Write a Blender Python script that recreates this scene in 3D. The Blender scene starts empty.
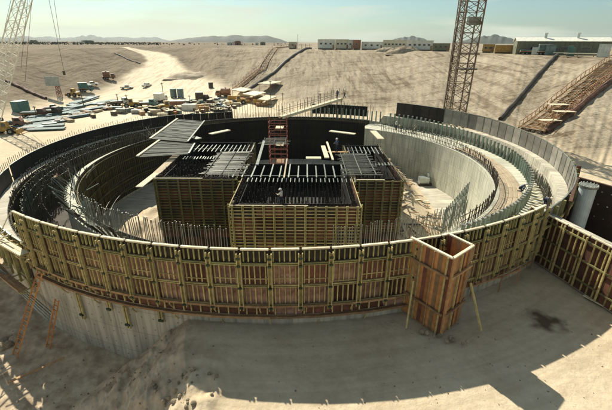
import bpy, bmesh, math, random
from mathutils import Vector, Matrix, noise
random.seed(7)
R_ = math.radians
scene = bpy.context.scene
COL = scene.collection

# ------------------------------------------------------------------ camera
TH = math.atan((205 - 42.0) / 380.0)
CAMZ = 11.0
ROLL = 0.005
cam_data = bpy.data.cameras.new("camera")
cam = bpy.data.objects.new("camera", cam_data)
COL.objects.link(cam)
cam_data.sensor_width = 36.0
cam_data.lens = 380.0 * 36.0 / 612.0
cam_data.clip_start = 0.3
cam_data.clip_end = 30000.0
cam.matrix_world = Matrix.Translation((0, 0, CAMZ)) @ Matrix.Rotation(math.pi / 2 - TH, 4, 'X') @ Matrix.Rotation(ROLL, 4, 'Z')
scene.camera = cam

# ------------------------------------------------------------------ sun and sky
SUN_TO = Vector((-0.49, 0.87, 0.0)).normalized()
SUN_EL = R_(40.5)
to_sun = Vector((SUN_TO.x * math.cos(SUN_EL), SUN_TO.y * math.cos(SUN_EL), math.sin(SUN_EL)))
sd = bpy.data.lights.new("sun", 'SUN')
sd.energy = 5.0
sd.angle = R_(0.5)
sd.color = (1.0, 0.94, 0.80)
so = bpy.data.objects.new("sun", sd)
COL.objects.link(so)
so.rotation_euler = to_sun.to_track_quat('Z', 'Y').to_euler()
so.location = (-40, 80, 90)

world = bpy.data.worlds.new("World")
scene.world = world
world.use_nodes = True
wn, wl = world.node_tree.nodes, world.node_tree.links
wn.clear()
w_out = wn.new('ShaderNodeOutputWorld')
w_bg = wn.new('ShaderNodeBackground')
sky = wn.new('ShaderNodeTexSky')
sky.sky_type = 'NISHITA'
sky.sun_disc = False
sky.sun_elevation = SUN_EL
sky.sun_rotation = math.atan2(SUN_TO.x, SUN_TO.y)
sky.air_density = 1.0
sky.dust_density = 1.0
sky.ozone_density = 1.0
w_bg.inputs['Strength'].default_value = 0.05
tint = wn.new('ShaderNodeMix'); tint.data_type = 'RGBA'; tint.blend_type = 'MULTIPLY'
tint.inputs['Factor'].default_value = 1.0
tint.inputs['B'].default_value = (0.93, 1.20, 1.24, 1)
tc = wn.new('ShaderNodeTexCoord')
mp = wn.new('ShaderNodeMapping'); mp.inputs['Scale'].default_value = (1.3, 1.3, 11.0)
nz = wn.new('ShaderNodeTexNoise'); nz.inputs['Scale'].default_value = 2.1; nz.inputs['Detail'].default_value = 6.0
cr = wn.new('ShaderNodeValToRGB')
cr.color_ramp.elements[0].position = 0.47; cr.color_ramp.elements[0].color = (0, 0, 0, 1)
cr.color_ramp.elements[1].position = 0.64; cr.color_ramp.elements[1].color = (0.75, 0.75, 0.75, 1)
cl = wn.new('ShaderNodeMix'); cl.data_type = 'RGBA'
cl.inputs['B'].default_value = (10.5, 10.8, 8.6, 1)
wl.new(tc.outputs['Generated'], mp.inputs['Vector'])
wl.new(mp.outputs['Vector'], nz.inputs['Vector'])
wl.new(nz.outputs['Fac'], cr.inputs['Fac'])
wl.new(sky.outputs['Color'], tint.inputs['A'])
wl.new(tint.outputs['Result'], cl.inputs['A'])
wl.new(cr.outputs['Color'], cl.inputs['Factor'])
wl.new(cl.outputs['Result'], w_bg.inputs['Color'])
wl.new(w_bg.outputs['Background'], w_out.inputs['Surface'])

scene.view_settings.view_transform = 'Standard'
scene.view_settings.look = 'None'
scene.view_settings.exposure = 0.6
scene.view_settings.gamma = 1.0
scene.cycles.max_bounces = 6
scene.cycles.diffuse_bounces = 3
scene.cycles.use_adaptive_sampling = True

# ------------------------------------------------------------------ helpers
def ray(px, py):
    """direction seen at a photograph pixel (612 x 410)"""
    X, Y = px - 306.0, -(py - 205.0)
    c, s = math.cos(-ROLL), math.sin(-ROLL)
    x = (X * c + Y * s) / 380.0
    y = (-X * s + Y * c) / 380.0
    return Vector((x, math.cos(TH) + y * math.sin(TH), -math.sin(TH) + y * math.cos(TH)))

def on_level(px, py, z):
    d = ray(px, py)
    return Vector((0, 0, CAMZ)) + d * ((z - CAMZ) / d.z)

def at_depth(px, py, y):
    d = ray(px, py)
    return Vector((0, 0, CAMZ)) + d * (y / d.y)

CX, CY = -2.6, 53.3
def P(r, a, z):
    a = R_(a)
    return Vector((CX + r * math.cos(a), CY + r * math.sin(a), z))

def tag(o, label=None, cat=None, group=None, kind=None):
    if label: o['label'] = label
    if cat: o['category'] = cat
    if group: o['group'] = group
    if kind: o['kind'] = kind
    return o

def thing(name, label, cat, loc=(0, 0, 0), rz=0.0, group=None):
    o = bpy.data.objects.new(name, None)
    o.empty_display_size = 0.2
    COL.objects.link(o)
    o.location = loc
    o.rotation_euler = (0, 0, rz)
    return tag(o, label, cat, group)

def mesh_from(verts, faces, name, m, smooth=False):
    me = bpy.data.meshes.new(name)
    me.from_pydata([tuple(v) for v in verts], [], faces)
    me.update()
    if m: me.materials.append(m)
    if smooth:
        for p in me.polygons: p.use_smooth = True
    return me

def put(name, me, parent=None, loc=(0, 0, 0), rot=None):
    o = bpy.data.objects.new(name, me)
    COL.objects.link(o)
    if parent: o.parent = parent
    o.location = loc
    if rot is not None:
        o.rotation_euler = rot.to_euler() if hasattr(rot, 'to_euler') else rot
    return o

BOXF = [(0, 3, 2, 1), (4, 5, 6, 7), (0, 1, 5, 4), (1, 2, 6, 5), (2, 3, 7, 6), (3, 0, 4, 7)]
def box_vf(d, c=(0, 0, 0)):
    x, y, z = d[0] / 2, d[1] / 2, d[2] / 2
    v = [Vector((sx * x + c[0], sy * y + c[1], sz * z + c[2])) for sz in (-1, 1) for sx, sy in ((-1, -1), (1, -1), (1, 1), (-1, 1))]
    return v, BOXF

def tube_vf(r, L, n=8):
    v, f = [], []
    for k, x in enumerate((-L / 2, L / 2)):
        for i in range(n):
            a = 2 * math.pi * i / n
            v.append(Vector((x, r * math.cos(a), r * math.sin(a))))
    for i in range(n):
        j = (i + 1) % n
        f.append((i, j, n + j, n + i))
    f.append(tuple(range(n - 1, -1, -1))); f.append(tuple(range(n, 2 * n)))
    return v, f

CACHE = {}
def box(name, m, d, loc, parent=None, rot=None):
    key = ('b', round(d[0], 2), round(d[1], 3), round(d[2], 3), m.name)
    if key not in CACHE:
        CACHE[key] = mesh_from(*box_vf(key[1:4]), name, m)
    return put(name, CACHE[key], parent, loc, rot)

def xrot(d):
    return d.to_track_quat('X', 'Z')

def bar(name, m, p, q, w, h, parent=None):
    p, q = Vector(p), Vector(q)
    d = q - p
    return box(name, m, (d.length, w, h), (p + q) / 2, parent, xrot(d))

def tube(name, m, p, q, r, parent=None, n=8):
    p, q = Vector(p), Vector(q)
    d = q - p
    key = ('t', round(d.length, 2), round(r, 3), n, m.name)
    if key not in CACHE:
        CACHE[key] = mesh_from(*tube_vf(r, key[1], n), name, m)
    return put(name, CACHE[key], parent, (p + q) / 2, xrot(d))

class MB:
    """collects shapes that become ONE mesh"""
    def __init__(s): s.v, s.f = [], []
    def add(s, vf, M=None):
        b = len(s.v)
        s.v += [(M @ v) if M else v for v in vf[0]]
        s.f += [tuple(i + b for i in f) for f in vf[1]]
    def box(s, d, c): s.add(box_vf(d, c))
    def bar(s, p, q, w, h=None):
        p, q = Vector(p), Vector(q); d = q - p
        s.add(box_vf((d.length, w, h or w)), Matrix.Translation((p + q) / 2) @ xrot(d).to_matrix().to_4x4())
    def tube(s, p, q, r, n=6):
        p, q = Vector(p), Vector(q); d = q - p
        s.add(tube_vf(r, d.length, n), Matrix.Translation((p + q) / 2) @ xrot(d).to_matrix().to_4x4())
    def make(s, name, m, parent=None, smooth=False):
        return put(name, mesh_from(s.v, s.f, name, m, smooth), parent)

def prism(name, m, pts, y0, y1, parent=None):
    """side profile (x, z) extruded along y"""
    n = len(pts)
    v = [Vector((x, y, z)) for y in (y0, y1) for x, z in pts]
    f = [tuple(range(n - 1, -1, -1)) if y1 > y0 else tuple(range(n)), tuple(range(n, 2 * n))]
    for i in range(n):
        j = (i + 1) % n
        f.append((i, j, n + j, n + i))
    me = mesh_from(v, f, name, m)
    bm = bmesh.new(); bm.from_mesh(me); bmesh.ops.recalc_face_normals(bm, faces=bm.faces); bm.to_mesh(me); bm.free()
    return put(name, me, parent)

def copy_tree(o, parent=None):
    c = o.copy()
    COL.objects.link(c)
    c.parent = parent
    for ch in o.children:
        copy_tree(ch, c)
    return c

# ------------------------------------------------------------------ materials
def mat(name, c, c2=None, scale=2.0, rough=0.85, metal=0.0, bump=0.0, rnd=0.12, world_space=False, stretch=(1, 1, 1), detail=5.0, spec=0.3, bscale=None):
    m = bpy.data.materials.new(name)
    m.use_nodes = True
    n, l = m.node_tree.nodes, m.node_tree.links
    b = n['Principled BSDF']
    b.inputs['Roughness'].default_value = rough
    b.inputs['Metallic'].default_value = metal
    b.inputs['Specular IOR Level'].default_value = spec
    c2 = c2 or tuple(x * 0.62 for x in c)
    if world_space:
        g = n.new('ShaderNodeNewGeometry'); src = g.outputs['Position']
    else:
        t = n.new('ShaderNodeTexCoord'); src = t.outputs['Object']
    mp = n.new('ShaderNodeMapping'); mp.inputs['Scale'].default_value = stretch
    l.new(src, mp.inputs['Vector'])
    nz = n.new('ShaderNodeTexNoise'); nz.inputs['Scale'].default_value = scale; nz.inputs['Detail'].default_value = detail
    nz.inputs['Roughness'].default_value = 0.6
    l.new(mp.outputs['Vector'], nz.inputs['Vector'])
    rp = n.new('ShaderNodeValToRGB')
    rp.color_ramp.elements[0].position = 0.33; rp.color_ramp.elements[0].color = (*c2, 1)
    rp.color_ramp.elements[1].position = 0.66; rp.color_ramp.elements[1].color = (*c, 1)
    l.new(nz.outputs['Fac'], rp.inputs['Fac'])
    oi = n.new('ShaderNodeObjectInfo')
    mr = n.new('ShaderNodeMapRange'); mr.inputs['To Min'].default_value = 1 - rnd * 1.3; mr.inputs['To Max'].default_value = 1 + rnd
    l.new(oi.outputs['Random'], mr.inputs['Value'])
    mx = n.new('ShaderNodeMix'); mx.data_type = 'RGBA'; mx.blend_type = 'MULTIPLY'; mx.inputs['Factor'].default_value = 1.0
    l.new(rp.outputs['Color'], mx.inputs['A']); l.new(mr.outputs['Result'], mx.inputs['B'])
    l.new(mx.outputs['Result'], b.inputs['Base Color'])
    if bump:
        nb = n.new('ShaderNodeTexNoise'); nb.inputs['Scale'].default_value = bscale or scale * 4; nb.inputs['Detail'].default_value = 6
        l.new(mp.outputs['Vector'], nb.inputs['Vector'])
        bp = n.new('ShaderNodeBump'); bp.inputs['Strength'].default_value = min(1.0, bump); bp.inputs['Distance'].default_value = 0.05 * max(1, bump)
        l.new(nb.outputs['Fac'], bp.inputs['Height']); l.new(bp.outputs['Normal'], b.inputs['Normal'])
    return m

M = dict(
    stud=mat('olive_lumber', (0.60, 0.49, 0.22), (0.34, 0.28, 0.12), 2.5, rnd=0.25, bump=0.3),
    waler=mat('green_lumber', (0.48, 0.42, 0.17), (0.26, 0.24, 0.10), 2.0, rnd=0.25, bump=0.3),
    ply=mat('red_brown_plywood', (0.21, 0.085, 0.052), (0.10, 0.04, 0.028), 1.3, rnd=0.35, rough=0.7),
    ply_pink=mat('weathered_pink_plywood', (0.46, 0.27, 0.20), (0.18, 0.08, 0.055), 1.6, rnd=0.3),
    ply_dark=mat('shade_dark_plywood', (0.05, 0.038, 0.026), (0.022, 0.018, 0.013), 1.0, rnd=0.3, rough=0.6),  # dark plywood, its colour also carrying the shade of rim and trench faces
    ply_grey=mat('grey_form_panel', (0.27, 0.25, 0.205), (0.15, 0.14, 0.115), 0.9, rnd=0.3, rough=0.6),
    black=mat('shade_black_form_face', (0.020, 0.018, 0.013), (0.009, 0.008, 0.006), 0.6, rnd=0.3, rough=0.7),  # near-black form faces, the shade on them put into the colour
    pale=mat('new_pale_lumber', (0.78, 0.70, 0.50), (0.60, 0.50, 0.33), 2.5, rnd=0.15),
    board=mat('brown_board', (0.42, 0.26, 0.13), (0.24, 0.14, 0.07), 2.2, rnd=0.25),
    orange=mat('orange_plywood', (0.58, 0.27, 0.09), (0.34, 0.15, 0.06), 1.8, rnd=0.3),
    tan=mat('tan_plank', (0.46, 0.37, 0.25), (0.34, 0.27, 0.18), 1.5, rnd=0.09, stretch=(0.3, 2, 2)),
    bracket=mat('dark_green_bracket', (0.05, 0.075, 0.04), None, 4, rough=0.5, rnd=0.2),
    rebar=mat('dark_rebar', (0.10, 0.085, 0.065), (0.05, 0.04, 0.03), 3, rough=0.6, metal=0.3, rnd=0.3),
    dowel=mat('green_coated_dowel', (0.26, 0.33, 0.27), (0.13, 0.17, 0.14), 2.0, rough=0.4, metal=0.2, rnd=0.25),
    rod=mat('pale_grey_rod', (0.34, 0.35, 0.29), (0.17, 0.18, 0.15), 2, rough=0.45, metal=0.3, rnd=0.3),
    ply_box=mat('brown_box_plywood', (0.16, 0.065, 0.04), (0.07, 0.035, 0.022), 1.3, rnd=0.4),
    midrod=mat('dull_grey_rod', (0.17, 0.175, 0.14), (0.08, 0.08, 0.065), 2, rough=0.5, metal=0.3, rnd=0.35),
    concrete=mat('pale_concrete', (0.62, 0.60, 0.47), (0.46, 0.45, 0.35), 0.35, rnd=0.0, world_space=True, bump=0.2, bscale=3.0, stretch=(1, 1, 0.35)),
    concrete_d=mat('stained_concrete', (0.62, 0.57, 0.45), (0.44, 0.40, 0.31), 0.5, rnd=0.0, world_space=True, bump=0.3, bscale=4.0, stretch=(1, 1, 0.3)),
    steel_brown=mat('rusty_steel_plate', (0.16, 0.08, 0.045), (0.08, 0.04, 0.025), 0.8, rough=0.6, metal=0.2),
    steel_red=mat('red_oxide_steel', (0.30, 0.09, 0.05), (0.16, 0.05, 0.03), 2, rough=0.6),
    galv=mat('galvanised_sheet', (0.55, 0.60, 0.56), (0.36, 0.40, 0.38), 1.0, rough=0.35, metal=0.6),
    white=mat('white_paint', (0.75, 0.74, 0.64), (0.55, 0.54, 0.45), 1.0, rough=0.5, rnd=0.1),
    teal=mat('teal_paint', (0.10, 0.22, 0.20), (0.06, 0.13, 0.12), 1.5, rough=0.5),
    bluegrey=mat('blue_grey_pipe', (0.16, 0.22, 0.205), (0.07, 0.105, 0.10), 0.8, rough=0.5, metal=0.2, rnd=0.35),
    yellow=mat('machine_yellow', (0.55, 0.34, 0.08), (0.32, 0.19, 0.05), 1.5, rough=0.55),
    glass=mat('dark_glass', (0.03, 0.04, 0.045), None, 1, rough=0.15, rnd=0.0, spec=0.6),
    tyre=mat('tyre_rubber', (0.03, 0.03, 0.028), None, 3, rough=0.9, rnd=0.1),
    cream=mat('cream_siding', (0.70, 0.64, 0.46), (0.55, 0.50, 0.36), 0.6, rnd=0.2),
    rustbox=mat('rust_brown_paint', (0.34, 0.17, 0.10), (0.2, 0.1, 0.06), 1.0, rough=0.6),
    shed=mat('olive_siding', (0.20, 0.21, 0.13), (0.15, 0.15, 0.10), 0.8, rough=0.6),
    skin=mat('skin', (0.42, 0.24, 0.15), (0.36, 0.2, 0.12), 5, rough=0.6, rnd=0.0),
    denim=mat('dark_denim', (0.03, 0.045, 0.08), (0.02, 0.03, 0.05), 8, rnd=0.1),
    shirt_w=mat('white_shirt', (0.70, 0.68, 0.60), (0.55, 0.53, 0.46), 8, rnd=0.05),
    shirt_b=mat('blue_shirt', (0.06, 0.09, 0.16), (0.04, 0.06, 0.11), 8, rnd=0.05),
    shirt_t=mat('tan_shirt', (0.34, 0.24, 0.15), (0.25, 0.17, 0.1), 8, rnd=0.05),
    hat_w=mat('white_hard_hat', (0.80, 0.78, 0.68), (0.7, 0.68, 0.6), 3, rough=0.35, rnd=0.0),
    hat_r=mat('red_hard_hat', (0.5, 0.06, 0.03), (0.4, 0.05, 0.03), 3, rough=0.35, rnd=0.0),
    boot=mat('dark_boot', (0.04, 0.03, 0.02), None, 5, rnd=0.1),
    scrub=mat('dusty_scrub', (0.10, 0.11, 0.06), (0.06, 0.065, 0.04), 0.2, rnd=0.2),
    deck_grey=mat('weathered_deck_sheet', (0.15, 0.15, 0.12), (0.08, 0.085, 0.07), 1.0, rnd=0.35),
    trench_shade=mat('trench_shade_floor', (0.07, 0.055, 0.04), (0.04, 0.03, 0.02), 0.8, rnd=0),  # dark floor colour standing for the shade deep in the trench
    mast=mat('grey_brown_lattice_steel', (0.17, 0.13, 0.09), (0.10, 0.075, 0.05), 1.5, rough=0.6, metal=0.2),
    mount=mat('far_mountain_rock', (0.055, 0.065, 0.045), (0.03, 0.036, 0.027), 0.002, rnd=0.0, world_space=True),
    rock=mat('sandstone_rock', (0.40, 0.33, 0.22), (0.27, 0.21, 0.14), 2.5, bump=0.8, rnd=0.3),
)

# ------------------------------------------------------------------ terrain
PLAT = 7.1
TOE = [(-180, 60, 130), (-60, 120, 240), (-40, 138, 245), (-30, 170, 262), (-25, 195, 290), (-21, 175, 335), (-16, 165, 320), (-12, 158, 262),
       (-6, 140, 245), (0, 118, 238), (10, 104, 232), (19, 94, 200), (29.5, 84, 166), (36.5, 78, 150), (60, 78, 150), (180, 60, 130)]
def toe_crest(phi):
    for a, b in zip(TOE, TOE[1:]):
        if a[0] <= phi <= b[0]:
            t = (phi - a[0]) / (b[0] - a[0]); t = t * t * (3 - 2 * t)
            return a[1] + (b[1] - a[1]) * t, a[2] + (b[2] - a[2]) * t
    return TOE[-1][1:]

def sm(a, b, x):
    t = min(1.0, max(0.0, (x - a) / (b - a)))
    return t * t * (3 - 2 * t)

def lerp_tab(tab, x):
    if x <= tab[0][0]: return tab[0][1]
    for a, b in zip(tab, tab[1:]):
        if x <= b[0]: return a[1] + (b[1] - a[1]) * (x - a[0]) / (b[0] - a[0])
    return tab[-1][1]

BANK_C = [(0, -3.0), (9, -3.6), (13, -5.0), (14.8, -6.2), (17.3, -7.2), (19.5, -7.6), (24, -8.0)]
BANK_F = [(0, -12), (12, -13.0), (16.6, -14.6), (19, -13.4), (21.4, -11.4), (26, -11.0)]

def height(x, y, fine=True):
    d = math.hypot(x - CX, y - CY)
    if d < 33.45:
        return -13.5
    r = math.hypot(x, y)
    phi = math.degrees(math.atan2(x, y))
    toe, crest = toe_crest(phi)
    # backfill in front of the ring
    xc = lerp_tab(BANK_C, y); xf = lerp_tab(BANK_F, y)
    kb = min(1.0, max(0.0, (x - xf) / (xc - xf)))
    kb *= 1 - sm(30, 46, y)
    base = -10.0 + 4.45 * kb
    t = min(1.0, max(0.0, (r - toe) / (crest - toe)))
    te = t + 0.04 * math.sin(2 * math.pi * t) * -1
    z = base + (PLAT - base) * te
    if fine:
        onbank = 4 * kb * (1 - kb)
        if r < 60 and onbank > 0.01:
            z += onbank * (noise.fractal(Vector((x * 0.9, y * 0.9, 1)), 1.0, 2.1, 4) * 0.42)
            q = noise.fractal(Vector((x * 2.3, y * 2.3, 4)), 0.8, 2.1, 3)
            z += min(1, onbank * 1.6) * max(0, q) * 0.16
        if -10.5 < x < -3.8 and 8 < y < 17.5:
            e_ = sm(-10.5, -8.5, x) * (1 - sm(-5.0, -3.8, x)) * (1 - sm(15.5, 17.5, y))
            z += e_ * (0.20 + 0.30 * noise.fractal(Vector((x * 0.8, y * 0.8, 6)), 1.0, 2.1, 3) + 0.05 * noise.noise(Vector((x * 4, y * 4, 1))))
        if onbank > 0.01 and r < 60: pass
        elif r < 60 and kb < 0.5:
            z += 0.25 * noise.noise(Vector((x * 0.5, y * 0.5, 3))) + 0.10 * noise.noise(Vector((x * 2, y * 2, 3)))
        elif r < 60:
            z += 0.05 * noise.noise(Vector((x * 0.3, y * 0.3, 3)))
        if 0.0 < t < 1.0:
            k = min(1, t * 12, (1 - t) * 12)
            # tracks: terraces across the slope and furrows down it
            z += k * 0.28 * noise.noise(Vector((phi * 0.35, r * 0.09, 0)))
            z += k * 0.22 * noise.noise(Vector((phi * 2.2, r * 0.035, 7)))
            z += k * 0.20 * noise.noise(Vector((phi * 0.6, r * 0.45, 9)))
        elif t == 0 and r > 60:
            z += 0.25 * noise.noise(Vector((x * 0.04, y * 0.04, 2)))
    return z

def ground_at(px, py):
    """walk a sight line to the ground"""
    d = ray(px, py); o = Vector((0, 0, CAMZ))
    s = 5.0
    while s < 4000:
        p = o + d * s
        if p.z < height(p.x, p.y, False): break
        s *= 1.004
    return Vector((p.x, p.y, height(p.x, p.y)))

def build_terrain():
    phis = [-180 + i * 6 for i in range(22)]
    p = phis[-1]
    while p < 48: p += 0.16 if p > -48 else 2.0; phis.append(p)
    while p < 178: p += 6; phis.append(min(p, 179.0))
    rs = [0.5, 3, 5]
    while rs[-1] < 30: rs.append(rs[-1] + 0.16)
    while rs[-1] < 400: rs.append(rs[-1] * 1.0075)
    while rs[-1] < 9000: rs.append(rs[-1] * 1.12)
    v, f = [], []
    n = len(phis)
    for r in rs:
        for ph in phis:
            x, y = r * math.sin(R_(ph)), r * math.cos(R_(ph))
            v.append((x, y, height(x, y)))
    for j in range(len(rs) - 1):
        for i in range(n):
            k = (i + 1) % n
            f.append((j * n + i, j * n + k, (j + 1) * n + k, (j + 1) * n + i))
    return v, f

def soil_material():
    m = bpy.data.materials.new('desert_soil'); m.use_nodes = True
    n, l = m.node_tree.nodes, m.node_tree.links
    b = n['Principled BSDF']; b.inputs['Roughness'].default_value = 0.95; b.inputs['Specular IOR Level'].default_value = 0.1
    g = n.new('ShaderNodeNewGeometry')
    sep = n.new('ShaderNodeSeparateXYZ'); l.new(g.outputs['Position'], sep.inputs[0])
    def noise_node(scale, detail=6, stretch=None, rot=0):
        nz = n.new('ShaderNodeTexNoise'); nz.inputs['Scale'].default_value = scale; nz.inputs['Detail'].default_value = detail; nz.inputs['Roughness'].default_value = 0.62
        if stretch:
            mp = n.new('ShaderNodeMapping'); mp.inputs['Scale'].default_value = stretch; mp.inputs['Rotation'].default_value = (0, 0, rot)
            l.new(g.outputs['Position'], mp.inputs['Vector']); l.new(mp.outputs['Vector'], nz.inputs['Vector'])
        else: l.new(g.outputs['Position'], nz.inputs['Vector'])
        return nz.outputs['Fac']
    def ramp(fac, c1, c2, p1=0.35, p2=0.65):
        r = n.new('ShaderNodeValToRGB'); r.color_ramp.elements[0].position = p1; r.color_ramp.elements[1].position = p2
        r.color_ramp.elements[0].color = (*c1, 1); r.color_ramp.elements[1].color = (*c2, 1); l.new(fac, r.inputs['Fac']); return r.outputs['Color']
    def mix(fac, a, bb, mode='MIX'):
        x = n.new('ShaderNodeMix'); x.data_type = 'RGBA'; x.blend_type = mode
        if isinstance(fac, float): x.inputs['Factor'].default_value = fac
        else: l.new(fac, x.inputs['Factor'])
        l.new(a, x.inputs['A']) if not isinstance(a, tuple) else setattr(x.inputs['A'], 'default_value', (*a, 1))
        l.new(bb, x.inputs['B']) if not isinstance(bb, tuple) else setattr(x.inputs['B'], 'default_value', (*bb, 1))
        return x.outputs['Result']
    def rng(val, a, bb, c=0.0, d=1.0):
        r = n.new('ShaderNodeMapRange'); r.inputs['From Min'].default_value = a; r.inputs['From Max'].default_value = bb
        r.inputs['To Min'].default_value = c; r.inputs['To Max'].default_value = d; l.new(val, r.inputs['Value']); return r.outputs['Result']
    floor = ramp(noise_node(0.18), (0.52, 0.42, 0.29), (0.62, 0.52, 0.37))
    floor = mix(0.35, floor, ramp(noise_node(1.7, 8), (0.40, 0.31, 0.19), (0.62, 0.52, 0.35)))
    # wheel tracks and scuffs that run round the ring over the fill
    dxy = n.new('ShaderNodeVectorMath'); dxy.operation = 'SUBTRACT'; dxy.inputs[1].default_value = (CX, CY, 0); l.new(g.outputs['Position'], dxy.inputs[0])
    s2 = n.new('ShaderNodeSeparateXYZ'); l.new(dxy.outputs[0], s2.inputs[0])
    def m2(op, a_, b_=0.0):
        q = n.new('ShaderNodeMath'); q.operation = op
        for k_, v_ in enumerate((a_, b_)):
            if isinstance(v_, (int, float)): q.inputs[k_].default_value = v_
            else: l.new(v_, q.inputs[k_])
        return q.outputs[0]
    rr2 = m2('SQRT', m2('ADD', m2('MULTIPLY', s2.outputs['X'], s2.outputs['X']), m2('MULTIPLY', s2.outputs['Y'], s2.outputs['Y'])))
    cv = n.new('ShaderNodeCombineXYZ'); l.new(m2('MULTIPLY', rr2, 1.9), cv.inputs[0]); l.new(m2('MULTIPLY', m2('ARCTAN2', s2.outputs['Y'], s2.outputs['X']), 2.2), cv.inputs[1])
    tn = n.new('ShaderNodeTexNoise'); tn.inputs['Scale'].default_value = 1.0; tn.inputs['Detail'].default_value = 6; tn.inputs['Distortion'].default_value = 0.4; l.new(cv.outputs[0], tn.inputs['Vector'])
    nearf = rng(sep.outputs['Y'], 70.0, 40.0, 0.0, 0.30)
    floor = mix(nearf, floor, mix(1.0, floor, ramp(tn.outputs['Fac'], (0.72, 0.69, 0.66), (1.04, 1.03, 1.02), 0.40, 0.56), 'MULTIPLY'))
    floor = mix(nearf, floor, mix(1.0, floor, ramp(noise_node(0.33, 9), (0.74, 0.71, 0.68), (1, 1, 1), 0.40, 0.52), 'MULTIPLY'))
    slope = ramp(noise_node(0.05, 8), (0.28, 0.235, 0.165), (0.41, 0.35, 0.255))
    def wave(scale, rot, dist):
        w_ = n.new('ShaderNodeTexWave'); w_.inputs['Scale'].default_value = scale; w_.inputs['Distortion'].default_value = dist
        w_.inputs['Detail'].default_value = 4; w_.inputs['Detail Scale'].default_value = 1.6; w_.inputs['Detail Roughness'].default_value = 0.7
        mp = n.new('ShaderNodeMapping'); mp.inputs['Rotation'].default_value = (0, 0, rot)
        l.new(g.outputs['Position'], mp.inputs['Vector']); l.new(mp.outputs['Vector'], w_.inputs['Vector']); return w_.outputs['Fac']
    def mathn(op, a_, b_):
        q = n.new('ShaderNodeMath'); q.operation = op
        for k_, v_ in enumerate((a_, b_)):
            if isinstance(v_, float): q.inputs[k_].default_value = v_
            else: l.new(v_, q.inputs[k_])
        return q.outputs[0]
    big = noise_node(0.035, 4)
    l1 = noise_node(0.42, 5, (1.0, 0.05, 1.0), 0.30)
    l2 = noise_node(0.50, 5, (0.06, 1.0, 1.0), 0.22)
    l3 = noise_node(0.50, 5, (1.0, 0.07, 1.0), -0.55)
    c1 = ramp(l1, (0.50, 0.44, 0.39), (1, 1, 1), 0.40, 0.50)
    c2 = ramp(l2, (0.52, 0.46, 0.41), (1, 1, 1), 0.38, 0.48)
    c3 = ramp(l3, (0.60, 0.55, 0.50), (1, 1, 1), 0.38, 0.47)
    slope = mix(ramp(big, (0.25, 0.25, 0.25), (0.8, 0.8, 0.8), 0.4, 0.6), slope, c1, 'MULTIPLY')
    slope = mix(ramp(noise_node(0.05, 3), (0.8, 0.8, 0.8), (0.1, 0.1, 0.1), 0.42, 0.6), slope, c2, 'MULTIPLY')
    slope = mix(ramp(noise_node(0.045, 3, (1, 1, 1), 2.0), (0.1, 0.1, 0.1), (0.8, 0.8, 0.8), 0.45, 0.6), slope, c3, 'MULTIPLY')
    slope = mix(0.45, slope, ramp(noise_node(1.6, 9), (0.55, 0.51, 0.47), (1, 1, 1), 0.40, 0.55), 'MULTIPLY')
    tracks = mathn('ADD', l1, l2)
    w3 = l3
    # slope colour multiplied darker and browner towards the left
    left = rng(sep.outputs['X'], -20.0, -70.0)
    slope = mix(left, slope, mix(1.0, slope, (0.66, 0.62, 0.58), 'MULTIPLY'))
    hi = rng(sep.outputs['Z'], -9.4, -7.5)
    far = rng(sep.outputs['Y'], 55.0, 75.0)
    mm = n.new('ShaderNodeMath'); mm.operation = 'MULTIPLY'; l.new(hi, mm.inputs[0]); l.new(far, mm.inputs[1])
    at = n.new('ShaderNodeAttribute'); at.attribute_name = 'road'
    off = mathn('SUBTRACT', 1.0, at.outputs['Fac'])
    mm2 = n.new('ShaderNodeMath'); mm2.operation = 'MULTIPLY'; l.new(mm.outputs[0], mm2.inputs[0]); l.new(off, mm2.inputs[1])
    mm = mm2
    rut = ramp(noise_node(0.75, 4, (1.0, 0.035, 1.0), -0.42), (0.78, 0.74, 0.70), (1, 1, 1), 0.38, 0.52)
    floor = mix(at.outputs['Fac'], floor, mix(1.0, (0.68, 0.58, 0.42), rut, 'MULTIPLY'))
    col = mix(mm.outputs[0], floor, slope)
    # darker mottled earth in the pit and on the bank, left of the backfill
    bank = n.new('ShaderNodeMath'); bank.operation = 'MULTIPLY'
    l.new(rng(sep.outputs['X'], -5.6, -7.2), bank.inputs[0]); l.new(rng(sep.outputs['Y'], 44.0, 30.0), bank.inputs[1])
    earth = ramp(noise_node(0.9, 8), (0.32, 0.24, 0.16), (0.60, 0.48, 0.33))
    col = mix(bank.outputs[0], col, earth)
    # wet patch on the fill beside the wing wall
    w = on_level(545, 318, -5.4)
    vs = n.new('ShaderNodeVectorMath'); vs.operation = 'DISTANCE'; vs.inputs[1].default_value = (w.x, w.y, -5.4)
    wob = n.new('ShaderNodeTexNoise'); wob.inputs['Scale'].default_value = 0.9; l.new(g.outputs['Position'], wob.inputs['Vector'])
    va = n.new('ShaderNodeVectorMath'); va.operation = 'ADD'; sc_ = n.new('ShaderNodeVectorMath'); sc_.operation = 'SCALE'; sc_.inputs['Scale'].default_value = 2.6
    sb = n.new('ShaderNodeVectorMath'); sb.operation = 'SUBTRACT'; sb.inputs[1].default_value = (0.5, 0.5, 0.5)
    l.new(wob.outputs['Color'], sb.inputs[0]); l.new(sb.outputs[0], sc_.inputs[0]); l.new(g.outputs['Position'], va.inputs[0]); l.new(sc_.outputs[0], va.inputs[1]); l.new(va.outputs[0], vs.inputs[0])
    wet = rng(vs.outputs['Value'], 1.35, 0.5)
    col = mix(wet, col, (0.13, 0.09, 0.055))
    l.new(col, b.inputs['Base Color'])
    bp = n.new('ShaderNodeBump'); bp.inputs['Strength'].default_value = 0.7; bp.inputs['Distance'].default_value = 0.12
    l.new(noise_node(2.2, 10), bp.inputs['Height'])
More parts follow.
